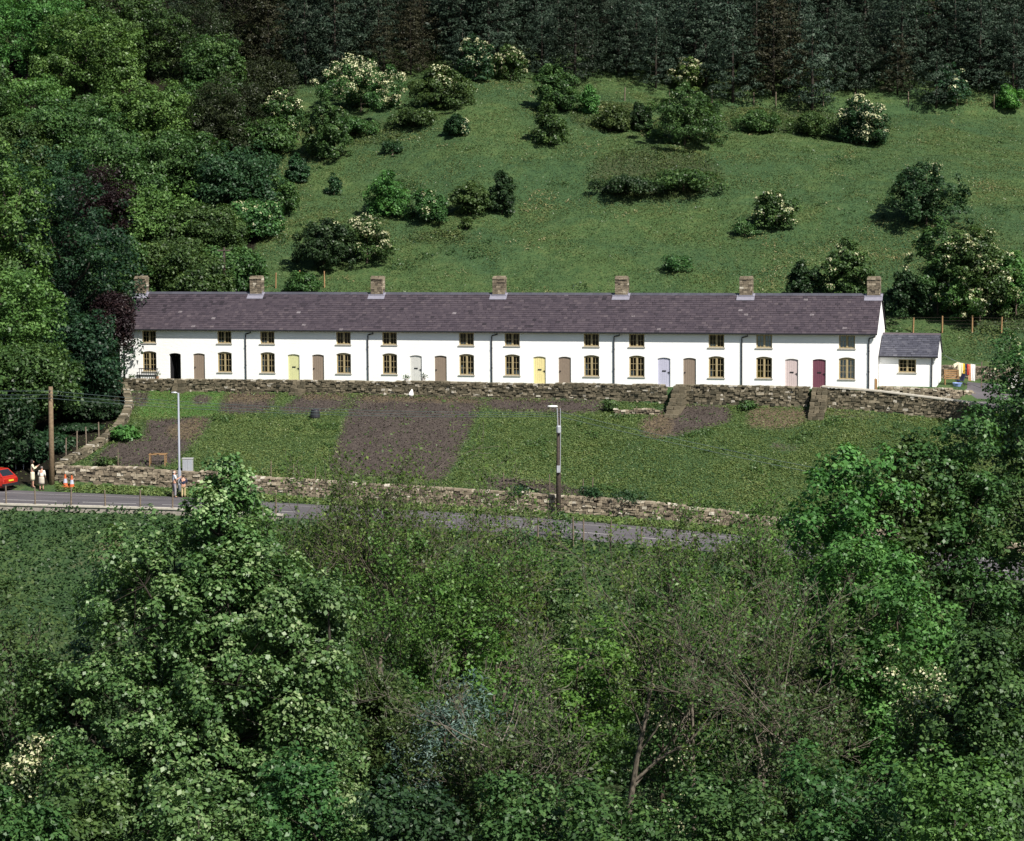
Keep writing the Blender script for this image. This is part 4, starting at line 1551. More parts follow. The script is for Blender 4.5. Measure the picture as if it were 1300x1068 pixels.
# ------------------------------------------------------------------ conifer plantation
def conifer_proto(seed, H, Rr, leaf):
    rng = np.random.default_rng(seed)
    cen, cr, od = [], [], []
    z = H * .07
    while z < H * .985:
        f = z / H
        rr = Rr * (1 - f) ** .5 * rng.uniform(.7, 1.15) + .15
        nb = max(4, int(9 * (1 - f * .45)))
        a0 = rng.uniform(0, 6.28)
        for k in range(nb):
            a = a0 + 6.283 * k / nb + rng.uniform(-.35, .35)
            Lb = rr * rng.uniform(.65, 1.2)
            for g in ((.5, .95) if Lb > 1.1 else (.8,)):
                cen.append((Lb * g * math.cos(a), Lb * g * math.sin(a), z + .22 * Lb * g * g - .1 * Lb * g + rng.normal() * .1))
                cr.append(rng.uniform(.38, .62) * (1 if f < .8 else .7))
                od.append((math.cos(a), math.sin(a), .3))
        z += rng.uniform(.55, .85) * (1 if f < .7 else .7)
    cen, cr, od = np.array(cen), np.array(cr), np.array(od)
    C, Nn, T_, ix = clump_leaves(rng, cen, cr, 34, .5, .5, od)
    V, Fq = leaf_quads(C, Nn, .26, rng, .34, .05)
    root = thing('conifer', 'dark blue-green conifer of the plantation along the top of the hill', 'conifer', (0, 0, 0), 0, 'conifers of the hilltop plantation')
    mk('crown', V, Fq, L[leaf], root, np.repeat(np.clip(T_, 0, 1), 4))
    m = MB().tube([(0, 0, -.6), (0, 0, H * .3), (.05, .03, H * .6), (0, 0, H * .86)], [.15, .12, .07, .02], 6)
    z = H * .1
    while z < H * .5:
        a = random.uniform(0, 6.28)
        m.tube([(0, 0, z), (math.cos(a) * .9, math.sin(a) * .9, z + .12)], [.03, .012], 3, cap=False)
        z += .22
    m.build('trunk', bark_dark, root, True)
    return root


PROTO = [conifer_proto(900 + k, 6.8 + k * .8, 2.9 + .3 * (k % 3), 'pine') for k in range(6)]
LPROTO = [conifer_proto(950 + k, 8 + k, 2.8, 'larch') for k in range(2)]
for q in LPROTO:
    q['label'] = 'brownish larch among the dark conifers of the hilltop plantation'
    q.name = 'larch_tree'
used = {}
npine = 0
rngc = np.random.default_rng(5)
for r_ in range(9):
    Y = 241.2 + r_ * 3.5
    x = (225 - 650) / F0 * Y + (r_ % 2) * 1.5
    while x < (1345 - 650) / F0 * Y:
        xx, yy = x + rngc.uniform(-1, 1), Y + rngc.uniform(-1, 1) + (rngc.uniform(-1.2, 2.2) if r_ == 0 else 0)
        px = 650 + F0 * xx / (yy * CP + 1.1)
        x += 4.0
        # the yews occupy the left; a green clearing at the upper right
        if px < 330 - 12 * r_ + 30 and r_ < 4 and px < 330: continue
        cpy = interp(px, CR_PY)
        if r_ == 0 and 420 < px < 690 and rngc.random() < .3: continue
        lar = ((300 < px < 350) or (500 < px < 560 and r_ < 3) or (970 < px < 1010) or rngc.random() < .05)
        pool = LPROTO if lar else PROTO
        o = pool[rngc.integers(len(pool))]
        if o.name in used: o = copy_tree(o)
        else: used[o.name] = 1
        o.location = (xx, yy, gz(xx, yy))
        s_ = rngc.uniform(.68, 1.28)
        o.scale = (s_, s_, s_ * rngc.uniform(.9, 1.1))
        o.rotation_euler = (0, 0, rngc.uniform(0, 6.28))
        npine += 1
print('conifers', npine)
for px, pt, w, Y, lf, lab in ((1235, -30, 110, 262, 'mid', 'broad green deciduous tree among the conifers at the upper right'), (1180, -10, 70, 258, 'mid', 'smaller green deciduous tree beside the broad one among the conifers')):
    p = at_px(px, Y)
    tree('woodland_tree', lab, 'tree', p, U(px, pt, Y).z - p.z, w / 11.7, lf, 9, 12, .6, 28, .28, .1, seed=int(px), twigs=False, bark_m=bark_dark)

# ------------------------------------------------------------------ foreground trees
def fg(px, pt, w, Y, **k):
    p = at_px(px, Y)
    return p, U(px, pt, Y).z - p.z, w / (F0 / (Y * CP + 2))


p, h, w = fg(243, 668, 425, 86)
syc = tree('sycamore_tree', 'big glossy sycamore with pale highlights in its leaf colour filling the lower left foreground', 'tree', p, h, w, 'sycamore', 36, 30, .48, 95, .155, .0, .8, trunk_r=.3, seed=41, bark_m=bark_dark, flat=.6, zmin=-.5, lobe_scale=.85, depth=9.5, taper=.3)
# the leader that rises above the main crown
p2, h2, w2 = fg(284, 583, 92, 86)
tree('sycamore_tree', 'slender sycamore top standing up in front of the road and roadside wall', 'tree', p2, h2, w2, 'sycamore', 10, 14, .4, 80, .155, .62, .8, trunk_r=.16, seed=42, bark_m=bark_dark, flat=.55)
p, h, w = fg(385, 735, 150, 84)
tree('sycamore_tree', 'smaller glossy sycamore merging with the right side of the big one', 'tree', p, h, w, 'sycamore', 14, 22, .48, 80, .155, .02, .8, seed=43, bark_m=bark_dark, flat=.55)
p, h, w = fg(1360, 428, 330, 110)
tree('oak_tree', 'massive dark tree closing the right edge of the picture', 'tree', p, h, w, 'mid', 22, 28, .62, 75, .2, .02, .7, trunk_r=.4, seed=51, bark_m=bark_dark, flat=.5, lobe_scale=.95, taper=.45)
p, h, w = fg(1205, 522, 150, 108)
tree('oak_tree', 'dark leafy tree leaning left from the massive tree at the right edge', 'tree', p, h, w, 'mid', 14, 24, .55, 66, .2, .2, .7, trunk_r=.26, seed=52, bark_m=bark_dark, flat=.5)
p, h, w = fg(1085, 572, 180, 104)
tree('maple_tree', 'sunlit mid green maple overlapping the right part of the gardens', 'tree', p, h, w, 'light', 15, 22, .55, 62, .2, .08, .75, trunk_r=.22, seed=53, flat=.5)
p, h, w = fg(1150, 560, 120, 107)
tree('maple_tree', 'bushy maple between the sunlit maple and the dark trees at the right', 'tree', p, h, w, 'mid', 12, 20, .55, 60, .2, .1, .75, trunk_r=.2, seed=54, flat=.5)
p, h, w = fg(1130, 690, 190, 99)
tree('maple_tree', 'lower green maple in front of the sunlit maple', 'tree', p, h, w, 'light', 13, 22, .55, 62, .19, .02, .75, trunk_r=.2, seed=55, flat=.5)
p, h, w = fg(1178, 830, 120, 90)
tree('hawthorn_bush', 'cream-flowered hawthorn in the lower right foreground', 'hawthorn', p, h, w, 'olive', 10, 18, .45, 36, .15, .1, .7, seed=56, bloom=.6, bloom_n=22, flat=.7)
p, h, w = fg(1250, 800, 150, 86)
tree('sycamore_tree', 'glossy young sycamore at the bottom right corner', 'tree', p, h, w, 'mid', 13, 22, .5, 66, .18, .0, .75, seed=57, flat=.5, bark_m=bark_dark)
p, h, w = fg(590, 745, 190, 101)
tree('maple_tree', 'bright lime green tree in the centre of the foreground', 'tree', p, h, w, 'bright', 13, 18, .5, 44, .17, .05, .75, seed=58, flat=.5)
p, h, w = fg(735, 790, 150, 103)
tree('maple_tree', 'lime green shrubby tree behind the bare branches', 'tree', p, h, w, 'bright', 12, 16, .45, 40, .17, .05, .75, seed=59, flat=.5)
p, h, w = fg(565, 868, 170, 88)
tree('willow_tree', 'silvery blue-green willow at the bottom centre', 'tree', p, h, w, 'willow', 12, 18, .5, 50, .2, .05, .28, seed=60, flat=.7)
p, h, w = fg(28, 935, 90, 84)
tree('hawthorn_bush', 'hawthorn heavy with cream blossom in the bottom left corner', 'hawthorn', p, h, w, 'olive', 9, 16, .42, 34, .15, .1, .7, seed=61, bloom=.95, bloom_n=34, flat=.7)
p, h, w = fg(95, 940, 110, 82)
tree('bush', 'rounded olive green bush beside the blossom in the bottom left corner', 'bush', p, h, w, 'olive', 10, 18, .45, 44, .14, .05, .7, seed=62, flat=.7)
p, h, w = fg(10, 745, 150, 96)
tree('bush', 'loose twiggy green bush at the left edge below the bank', 'bush', p, h, w, 'olive', 10, 16, .5, 30, .17, .05, .7, seed=63, flat=.6)
p, h, w = fg(842, 872, 90, 92)
tree('flowering_shrub', 'pale yellow flowering shrub behind the bare trunks', 'shrub', p, h, w, 'olive', 9, 14, .45, 26, .15, .05, .7, seed=64, bloom=.5, bloom_n=14, flat=.6)
p, h, w = fg(1292, 424, 84, 157)
tree('hawthorn_bush', 'dark hawthorn with pale sunlit top beside the driveway', 'hawthorn', p, h, w, 'mid', 10, 18, .5, 36, .2, .05, .7, seed=65, bloom=.2, bloom_n=10)
for i, (px, pt, w, Y, lf, lab) in enumerate(((110, 985, 150, 76, 'mid', 'leafy bush along the bottom edge left of the sycamore trunk'), (250, 975, 170, 75, 'sycamore', 'low sycamore growth at the bottom edge under the big sycamore'),
        (400, 960, 160, 76, 'mid', 'leafy bush at the bottom edge between sycamore and willow'), (520, 990, 150, 75, 'dark', 'dark bush at the bottom edge under the willow'),
        (660, 985, 150, 76, 'olive', 'olive bush at the bottom edge below the arching grey branches'), (790, 995, 150, 75, 'mid', 'green bush at the foot of the forked bare tree'),
        (930, 985, 170, 76, 'olive', 'olive bush at the bottom edge below the spreading bare tree'), (1080, 950, 160, 77, 'mid', 'green bush at the bottom edge left of the glossy young sycamore'),
        (1220, 960, 150, 74, 'light', 'bright bush in the extreme bottom right corner'), (20, 1000, 120, 74, 'mid', 'green bush in the extreme bottom left corner'),
        (900, 870, 140, 100, 'mid', 'mid green bush seen through the bare branches'), (1010, 800, 140, 104, 'mid', 'green bush behind the brown twigs right of centre'),
        (690, 700, 120, 118, 'mid', 'green bush on the bank below the road bend'), (820, 740, 130, 112, 'mid', 'rounded green bush behind the forked bare tree'),
        (470, 850, 150, 96, 'mid', 'shaded bush left of the silvery willow'), (60, 850, 150, 92, 'olive', 'loose olive bush on the slope left of the big sycamore'),
        (940, 745, 130, 114, 'light', 'fresh green bush glimpsed left of the sunlit maple'), (380, 690, 110, 118, 'olive', 'olive bush on the bank right of the sycamore top'))):
    p, h, w_ = fg(px, pt, w, Y)
    tree('bush', lab, 'bush', p, max(1.2, h), w_, lf, 10, 16, .45, 50, .17, .0, .7, seed=500 + i, flat=.65, twigs=False, bark_m=bark_dark, group='bushes of the valley floor')
# shrubs on the verge and bank
for px, py, hh, ww, lf, lab in ((712, 684, 1.6, 2.6, 'mid', 'clump of green shrubs hiding the near edge of the road'), (655, 690, 1.0, 2.0, 'mid', 'small green shrub on the verge left of the larger clump'),
                                (795, 640, .9, 2.6, 'dark', 'dark weeds on top of the roadside wall right of the lamp pole'), (752, 634, .8, 1.6, 'dark', 'small weed patch on the roadside wall next to the lamp pole'),
                                (660, 630, .7, 2.2, 'dark', 'dark weed patch on the roadside wall left of the lamp pole'), (158, 558, .9, 2.0, 'light', 'clump of large-leaved rhubarb in the leftmost garden'),
                                (134, 592, .6, 1.6, 'mid', 'weedy clump behind the roadside wall by the thin stake'), (775, 522, .8, 1.2, 'mid', 'green plant at the foot of the retaining wall left of the earth bed'),
                                (950, 520, .6, 1.4, 'mid', 'weeds at the foot of the retaining wall below the end cottage')):
    p = place(px, py)
    tree('shrub' if 'rhubarb' not in lab else 'rhubarb_plant', lab, 'plant', p, hh, ww, lf, 5, 8, .3, 16, .3 if 'rhubarb' in lab else .14, .05, .75, seed=int(px), twigs=False, trunk_r=.03, limbs=False)


# twiggy trees just coming into leaf
def twig_tree(name, label, base, H, spread, seed, levels=5, leaf='young', ln=3, lsz=.13, bark_m=bark_grey, lean=(0, 0), r0=None, leafprob=1.0, stems=1, kids=(4, 6), rmin=.009, zfac=.5, width=None):
    rng = np.random.default_rng(seed)
    root = thing(name, label, 'tree', base, 0, None)
    tubes, tips = [], []

    def grow(p, d, Lb, r, lv):
        n = 4
        pts, rad = [p], [r]
        q, dd = p.copy(), d.copy()
        for i in range(n):
            dd = unit(dd + rng.normal(size=3) * (.13 if lv else .07) + np.array([0, 0, .07]))
            q = q + dd * Lb / n
            pts.append(q.copy())
            rad.append(max(rmin, r * (1 - .72 * (i + 1) / n)))
        tubes.append((pts, rad, 6 if lv == 0 else (5 if lv == 1 else 3)))
        if lv >= levels - 1:
            tips.extend(pts[1:])
            return
        kn = rng.integers(kids[0], kids[1] + 1) + (3 if lv == 0 else 0)
        for k in range(kn):
            f = rng.uniform(.28, 1.0) if lv else rng.uniform(.3, 1)
            i = min(n - 1, int(f * n))
            g = f * n - i
            pp = pts[i] * (1 - g) + pts[i + 1] * g
            rr = rad[i] * (1 - g) + rad[i + 1] * g
            side = unit(np.cross(dd, rng.normal(size=3)))
            side[0] *= spread; side[1] *= spread
            nd = unit(dd * rng.uniform(.5, .9) + side * rng.uniform(.6, 1.0) + np.array([0, 0, .18]))
            grow(pp, nd, Lb * rng.uniform(.42, .68), max(rmin, rr * rng.uniform(.45, .68)), lv + 1)
        if lv > 1: tips.append(pts[-1])
    for s_ in range(stems):
        d0 = unit(np.array([lean[0] + rng.normal() * .16 * (stems > 1), lean[1] + rng.normal() * .16 * (stems > 1), 1.0]))
        grow(np.array([rng.normal() * .25 * (stems > 1), rng.normal() * .25 * (stems > 1), -.4]), d0, H * zfac, (r0 or H * .014), 0)
    allp = np.array([q_ for pts, _, _ in tubes for q_ in pts])
    kz = H / np.percentile(allp[:, 2], 99.7)
    kx = width / max(.5, np.percentile(allp[:, 0], 98.5) - np.percentile(allp[:, 0], 1.5)) if width else kz
    Kv = np.array([kx, kx, kz])
    tubes = [([q_ * Kv for q_ in pts], rad, n) for pts, rad, n in tubes]
    tips = [q_ * Kv for q_ in tips]
    m = MB()
    for pts, rad, n in tubes: m.tube(pts, rad, n, cap=False)
    m.build('trunk', bark_m, root, True)
    tips = np.array(tips)
    k = np.repeat(np.arange(len(tips)), ln)
    k = k[rng.random(len(k)) < leafprob]
    C = tips[k] + rng.normal(size=(len(k), 3)) * .14
    Nn = unit(rng.normal(size=(len(k), 3)) * .7 + np.array([.1, -.2, .7]))
    V, Fq = leaf_quads(C, Nn, lsz, rng, .6)
    mk('crown', V, Fq, L[leaf], root, np.repeat(np.clip(rng.normal(.45, .22, len(C)), 0, 1), 4))
    return root


TW = [  # px, top, distance, spread, seed, leaf, leaves per tip, leafprob, lean, label, stems, bark, branches, trunk
 (470, 545, 108, .9, 1, 'young', 3, .62, (-.05, 0), 'thin twiggy tree with scattered yellow-green leaves in front of the ploughed garden', 2, bark_grey, (4, 5), .011),
 (560, 590, 110, 1.0, 2, 'young', 3, .62, (.12, 0), 'leaning twiggy tree coming into leaf right of the ploughed garden', 2, bark_grey, (4, 5), .011),
 (400, 585, 112, .9, 3, 'young', 3, .62, (-.1, 0), 'twiggy tree with few leaves behind the big sycamore', 2, bark_grey, (4, 5), .011),
 (515, 660, 100, 1.0, 4, 'young', 4, .8, (-.05, 0), 'dense young tree of olive twigs left of the lime green tree', 2, bark_dark, (4, 5), .013),
 (640, 680, 108, .9, 5, 'young', 4, .6, (.05, 0), 'sparse tree with pale twigs below the bend in the road', 2, bark_grey, (3, 5), .012),
 (800, 645, 91, .8, 6, 'young', 4, .5, (-.03, 0), 'almost bare grey tree with forked limbs in the centre foreground', 1, bark_grey, (3, 4), .0115),
 (885, 690, 92, .8, 7, 'young', 4, .5, (.02, 0), 'nearly leafless grey ash right of the forked bare tree', 1, bark_grey, (3, 4), .012),
 (975, 660, 97, 1.0, 8, 'young', 4, .4, (.08, 0), 'leafless leaning tree in front of the sunlit maple', 2, bark_grey, (3, 5), .013),
 (945, 720, 88, 1.0, 9, 'olive', 3, .35, (.25, 0), 'spreading bare tree with brown twigs at the lower right centre', 1, bark_grey, (4, 4), .012),
 (715, 800, 86, 1.1, 10, 'olive', 3, .4, (-.35, 0), 'low bare tree with arching grey branches at the bottom centre', 2, bark_pale, (3, 4), .016),
 (1040, 760, 92, 1.1, 11, 'olive', 4, .5, (-.1, 0), 'brown twiggy tree left of the cream-flowered hawthorn', 2, bark_grey, (3, 5), .013),
 (860, 640, 118, 1.0, 12, 'young', 4, .5, (.1, 0), 'fine-twigged tree standing against the roadside wall', 2, bark_grey, (4, 4), .010),
 (960, 630, 121, 1.0, 14, 'young', 5, .7, (0, 0), 'thin tree veiling the lower right gardens', 2, bark_grey, (4, 5), .010),
 (345, 640, 104, .9, 15, 'young', 4, .9, (.05, 0), 'twiggy tree showing between the sycamores', 2, bark_dark, (4, 5), .011),
 (625, 900, 84, 1.1, 16, 'olive', 4, .6, (.1, 0), 'tangled brown-twigged bush at the bottom centre', 3, bark_grey, (4, 4), .012),
 (480, 800, 90, 1.0, 17, 'olive', 5, .9, (0, 0), 'dusky twiggy tree left of the silvery willow', 2, bark_dark, (4, 5), .012),
 (1010, 890, 84, 1.1, 18, 'olive', 4, .6, (.05, 0), 'brown twiggy bush at the bottom right of centre', 3, bark_grey, (4, 4), .012),
 (20, 800, 88, 1.0, 19, 'olive', 5, .9, (0, 0), 'thin twiggy tree at the left edge of the foreground', 2, bark_grey, (4, 5), .012),
]
for (px, pt, Y, sp, sd, lf, lnn, lp, ln_, lab, st, bk, kd, rf0) in TW:
    p = at_px(px, Y)
    h = U(px, pt, Y).z - p.z
    wpx = {1: 240, 2: 200, 3: 180, 4: 240, 5: 170, 6: 250, 7: 190, 8: 200, 9: 250, 10: 260, 11: 200, 12: 150, 14: 170, 15: 120, 16: 170, 17: 170, 18: 170, 19: 150}[sd]
    twig_tree('twiggy_tree', lab, p, h * .98, sp, 700 + sd, 5, lf, lnn, .15, bk, ln_, r0=h * rf0, leafprob=lp, stems=st, kids=kd, zfac=.56, width=wpx / (F0 / (Y * CP + 2)))

# ------------------------------------------------------------------ ground cover (uncountable)
def sample_rows(r0, r1, n, rng, pxlo=-60, pxhi=1360, wsel=None):
    """random points on the ground grid between two grid rows"""
    cols = np.where((PX > pxlo) & (PX < pxhi))[0]
    rr = np.arange(r0, r1)
    dy = GY[rr + 1][:, cols].mean(1) - GY[rr][:, cols].mean(1)
    r = rng.choice(rr, n, p=np.maximum(dy, 0) / np.maximum(dy, 0).sum())
    c = rng.choice(cols[:-1], n)
    f, g = rng.random(n), rng.random(n)
    def bl(A): return (A[r, c] * (1 - f) + A[r + 1, c] * f) * (1 - g) + (A[r, c + 1] * (1 - f) + A[r + 1, c + 1] * f) * g
    P = np.stack([bl(GX), bl(GY), bl(GZ)], 1)
    return P, {k: bl(a) for k, a in M_.items()}


def blades(P, h, wd_, rng, tint, name, mat, label, cat):
    n = len(P)
    up = rng.random(n) < .22
    a = rng.uniform(0, 6.283, n)
    d = np.stack([np.cos(a), np.sin(a), np.zeros(n)], 1)
    lean = rng.normal(size=(n, 3)) * .6
    lean[:, 2] = 1
    tip = P + unit(lean) * (h * rng.uniform(.5, 1.4, n))[:, None]
    w2 = (wd_ * rng.uniform(.6, 1.4, n))[:, None] * .5
    V = np.stack([P - d * w2, P + d * w2, tip + d * w2 * .5, tip - d * w2 * .5], 1)
    # most leaves lie over and show their upper side
    nn = unit(rng.normal(size=(n, 3)) * .28 + np.array([0, -.12, .95]))
    C = P + np.array([0, 0, 1.0]) * (h * rng.uniform(.15, .75, n))[:, None]
    V2, _ = leaf_quads(C, nn, h * .7 + .10, rng, .38, .1)
    V[~up] = V2.reshape(n, 4, 3)[~up]
    o = mk(name, V.reshape(-1, 3), np.arange(4 * n).reshape(-1, 4), mat, None, np.repeat(np.clip(tint, 0, 1), 4))
    return tag(o, label, cat, kind='stuff')


def pnoise(P, s, off=0):
    return np.array([noise.noise((a * s, b * s, off)) for a, b in P[:, :2]])


rg = np.random.default_rng(77)
P, mk_ = sample_rows(RN['hill0'], RN['crest'] + 3, 480000, rg)
keep = (mk_['litter_shade'] < .5)
P = P[keep]
patch = pnoise(P, .07, 3) * .5 + pnoise(P, .28, 9) * .55 + pnoise(P, 1.0, 5) * .3
ht = .09 + .09 * patch + .1 * (mk_['heath'][keep] > .4)
tn = np.clip(.38 + .66 * patch + rg.normal(0, .10, len(P)) , 0, 1)
sel = rg.random(len(P)) < np.clip(.8 + patch * .9, .35, 1)
blades(P[sel], np.clip(ht, .05, .3)[sel], .10, rg, tn[sel], 'meadow_grass', L['straw'], 'tussocky meadow grass with straw-coloured tufts covering the hillside', 'grass')
P, mk_ = sample_rows(RN['garden0'] + 1, RN['garden1'], 230000, rg)
bare = np.maximum(np.maximum(mk_['soil'], mk_['tan']), mk_['litter_shade'])
keep = rg.random(len(P)) > np.clip(bare * 1.02, 0, .985)
P = P[keep]; lw_ = mk_['lawn'][keep]
patch = pnoise(P, .3, 5) * .6 + pnoise(P, 1.1, 2) * .4
blades(P, np.where(lw_ > .5, .05, .10 + .08 * np.clip(patch, -.8, 1)), .07, rg, .40 + .5 * patch + .3 * pnoise(P, .09, 12) + rg.normal(0, .14, len(P)), 'garden_grass', L['grass'], 'rough green grass of the cottage gardens', 'grass')
P, mk_ = sample_rows(RN['far'], RN['far'] + 3, 9000, rg, 70, 1360)
blades(P, np.full(len(P), .22), .07, rg, rg.normal(.4, .2, len(P)), 'verge_grass', L['grass'], 'grass verge at the foot of the roadside wall', 'grass')
# brambles and rough growth on the bank and valley floor
P, mk_ = sample_rows(RN['valley'] - 10, RN['near'] - 1, 120000, rg)
heap = np.clip(pnoise(P, .28, 4) + .5 * pnoise(P, .8, 6) + .25, 0, 1)
keep = (mk_['tan'] < .45) | (rg.random(len(P)) < .12)
# keep the growth low along the road edge
P = P + np.stack([rg.normal(0, .1, len(P)), rg.normal(0, .1, len(P)), (rg.random(len(P)) ** .6) * (.12 + heap * .9) * np.clip((pnoise(P, .05, 1) * .3 + 1), .3, 1.4)], 1)
tn = np.clip(.3 + heap * .35 + pnoise(P, .12, 8) * .3 + rg.normal(0, .15, len(P)), 0, 1)
P, tn = P[keep], tn[keep]
V, Fq = leaf_quads(P, unit(rg.normal(size=P.shape) * .55 + np.array([.1, -.25, .8])), .2, rg, .65)
tag(mk('bramble_cover', V, Fq, L['bramble'], None, np.repeat(tn, 4)), 'low tangle of brambles and weeds covering the bank below the road', 'undergrowth', kind='stuff')
P, mk_ = sample_rows(RN['valley'] - 24, RN['valley'] - 8, 50000, rg, -60, 1360)
heap = np.clip(pnoise(P, .3, 4) + .4, 0, 1)
P[:, 2] += (rg.random(len(P)) ** .6) * (.2 + 1.6 * heap)
V, Fq = leaf_quads(P, unit(rg.normal(size=P.shape) * .6 + np.array([.1, -.25, .8])), .2, rg, .6)
tag(mk('scrub_cover', V, Fq, L['bramble'], None, np.repeat(np.clip(rg.normal(.4, .2, len(P)), 0, 1), 4)), 'dense scrub on the valley floor beneath the foreground trees', 'undergrowth', kind='stuff')
# clods and weeds on bare soil
P, mk_ = sample_rows(RN['garden0'] + 1, RN['garden1'], 60000, rg, 100, 1150)
keep = (mk_['soil'] > .6) & (rg.random(len(P)) < .6)
P = P[keep]
V, Fq = leaf_quads(P + np.array([0, 0, .03]), unit(rg.normal(size=P.shape) * .8 + np.array([0, 0, .9])), .09, rg, .8, -.2)
clod = tinted('soil_clods', [(0, (.026, .021, .019)), (.6, (.062, .05, .044)), (1, (.13, .105, .085))], .95, .1)
tag(mk('soil_clods', V, Fq, clod, None, np.repeat(np.clip(rg.normal(.45, .25, len(P)), 0, 1), 4)), 'loose clods of earth on the dug vegetable plots', 'soil', kind='stuff')

# bracken, dry tussocks and scrubby herbage on the hill
P, mk_ = sample_rows(RN['hill0'], RN['crest'] + 2, 330000, rg)
n1 = pnoise(P, .16, 21) + .7 * pnoise(P, .55, 23)
kp = (mk_['litter_shade'] < .5) & ((n1 > .62) | ((mk_['heath'] > .35) & (rg.random(len(P)) < .4)))
Q = P[kp]
hh = np.clip(n1[kp] - .3, .2, 1.2) * .42
Q = Q + np.stack([rg.normal(0, .08, len(Q)), rg.normal(0, .08, len(Q)), rg.random(len(Q)) * hh], 1)
V, Fq = leaf_quads(Q, unit(rg.normal(size=Q.shape) * .5 + np.array([.05, -.2, .85])), .19, rg, .5)
tag(mk('bracken_cover', V, Fq, L['bramble'], None, np.repeat(np.clip(.42 + .25 * (n1[kp] - .7) + rg.normal(0, .2, len(Q)), 0, .88), 4)), 'low patches of bracken and bramble roughening the hill meadow', 'undergrowth', kind='stuff')
n2 = pnoise(P, .22, 41) + .8 * pnoise(P, 1.3, 43)
kp = (mk_['litter_shade'] < .5) & (n2 > .72) & (rg.random(len(P)) < .6)
Q = P[kp]
Q = Q + np.stack([np.zeros(len(Q)), np.zeros(len(Q)), .05 + rg.random(len(Q)) * .16], 1)
V, Fq = leaf_quads(Q, unit(rg.normal(size=Q.shape) * .4 + np.array([.05, -.3, .8])), .17, rg, .3)
tag(mk('dry_tussocks', V, Fq, L['straw'], None, np.repeat(np.clip(rg.normal(.9, .12, len(Q)), .5, 1), 4)), 'bleached dry grass tussocks scattered over the hill meadow', 'grass', kind='stuff')
# taller rank growth in the gardens
P, mk_ = sample_rows(RN['garden0'] + 1, RN['garden1'], 140000, rg, 230, 1250)
n3 = pnoise(P, .35, 31) + .7 * pnoise(P, 1.2, 33)
kp = (mk_['soil'] < .4) & (mk_['tan'] < .5) & (mk_['lawn'] < .3) & (mk_['litter_shade'] < .3) & (n3 > .45)
Q = P[kp]
Q = Q + np.stack([np.zeros(len(Q)), np.zeros(len(Q)), rg.random(len(Q)) * np.clip(n3[kp], .2, 1) * .4], 1)
V, Fq = leaf_quads(Q, unit(rg.normal(size=Q.shape) * .5 + np.array([.05, -.2, .85])), .15, rg, .5)
tag(mk('garden_weeds', V, Fq, L['mid'], None, np.repeat(np.clip(rg.normal(.6, .2, len(Q)), 0, 1), 4)), 'ragged darker weeds growing through the garden grass', 'weeds', kind='stuff')
P, mk_ = sample_rows(RN['garden0'] + 1, RN['garden1'], 40000, rg, 100, 1150)
n4 = pnoise(P, .9, 51)
kp = ((mk_['soil'] > .5) | (mk_['tan'] > .5)) & (n4 > .28) & (rg.random(len(P)) < .35)
Q = P[kp] + np.array([0, 0, .05])
V, Fq = leaf_quads(Q, unit(rg.normal(size=Q.shape) * .4 + np.array([0, -.2, .85])), .14, rg, .6)
tag(mk('seedling_weeds', V, Fq, L['mid'], None, np.repeat(np.clip(rg.normal(.6, .2, len(Q)), 0, 1), 4)), 'scattered green seedlings on the dug soil plots', 'weeds', kind='stuff')

# ------------------------------------------------------------------ poles and cables
def pole_base(px, py, Y=None): return place(px, py)


wood_pole = plain('pole_wood', (.17, .125, .08), .85, .15, .3, 7, bstr=.3)
pA = place(66, 613)
hA = U(66, 491, pA.y).z - pA.z
root = thing('telegraph_pole', 'brown timber telegraph pole at the wooded left end of the roadside wall', 'pole', pA)
MB().tube([(0, 0, -.6), (0, 0, hA * .5), (.02, 0, hA)], [.19, .165, .13], 10).build('shaft', wood_pole, root, True)
m = MB()
for z in (.25, .5, .72): m.box((.0, -.17, hA - z), (.09, .12, .06))
m.build('cable_bracket', black, root)
pB = place(709, 656)
hB = U(709, 516, pB.y).z - pB.z
rootB = thing('lamp_pole', 'dark timber pole carrying a street lamp and grey boxes beside the roadside wall', 'street lamp', pB)
MB().tube([(0, 0, -.6), (0, 0, hB * .5), (.02, 0, hB)], [.17, .15, .115], 10).build('shaft', timber_dark, rootB, True)
lm = MB().tube([(-.05, -.13, hB - 1.35), (-.08, -.18, hB - .5), (-.1, -.2, hB - .12), (-.25, -.24, hB + .02)], .03, 6)
lm.build('lamp_bracket', galv, rootB)
lh = MB()
lh.lathe([(.02, .07), (.16, .05), (.2, 0), (.17, -.05), (.05, -.08)], (-.38, -.26, hB + .02), 12, sx=1.7)
lh.build('lamp_head', plain('lamp_white', (.75, .74, .7), .4, .4, .05), rootB, True)
m = MB().lathe([(.13, 0), (.15, .04), (.15, .40), (.10, .46)], (.0, -.24, hB - 1.62), 10)
m.build('cable_box', galv, rootB)
MB().box((.0, -.22, hB - 3.85), (.22, .16, .42)).build('meter_box', galv, rootB)
MB().tube([(.1, -.13, hB - 4.0), (.11, -.15, hB - 2), (.1, -.15, hB - .1)], .025, 5).build('conduit', galv, rootB)
pC = place(228, 626)
hC = U(228, 499, pC.y).z - pC.z
rootC = thing('lamp_post', 'tall slim grey-painted metal lamp post behind two people at the roadside wall', 'street lamp', pC)
steel_blue = plain('lamp_post_grey', (.25, .27, .32), .45, .4, .06)
MB().tube([(0, 0, -.3), (0, 0, 1.4), (0, 0, 1.5), (0, 0, hC)], [.115, .115, .07, .055], 10).build('shaft', steel_blue, rootC, True)
m = MB().tube([(0, 0, hC - .03), (-.18, -.05, hC + .03)], .03, 6)
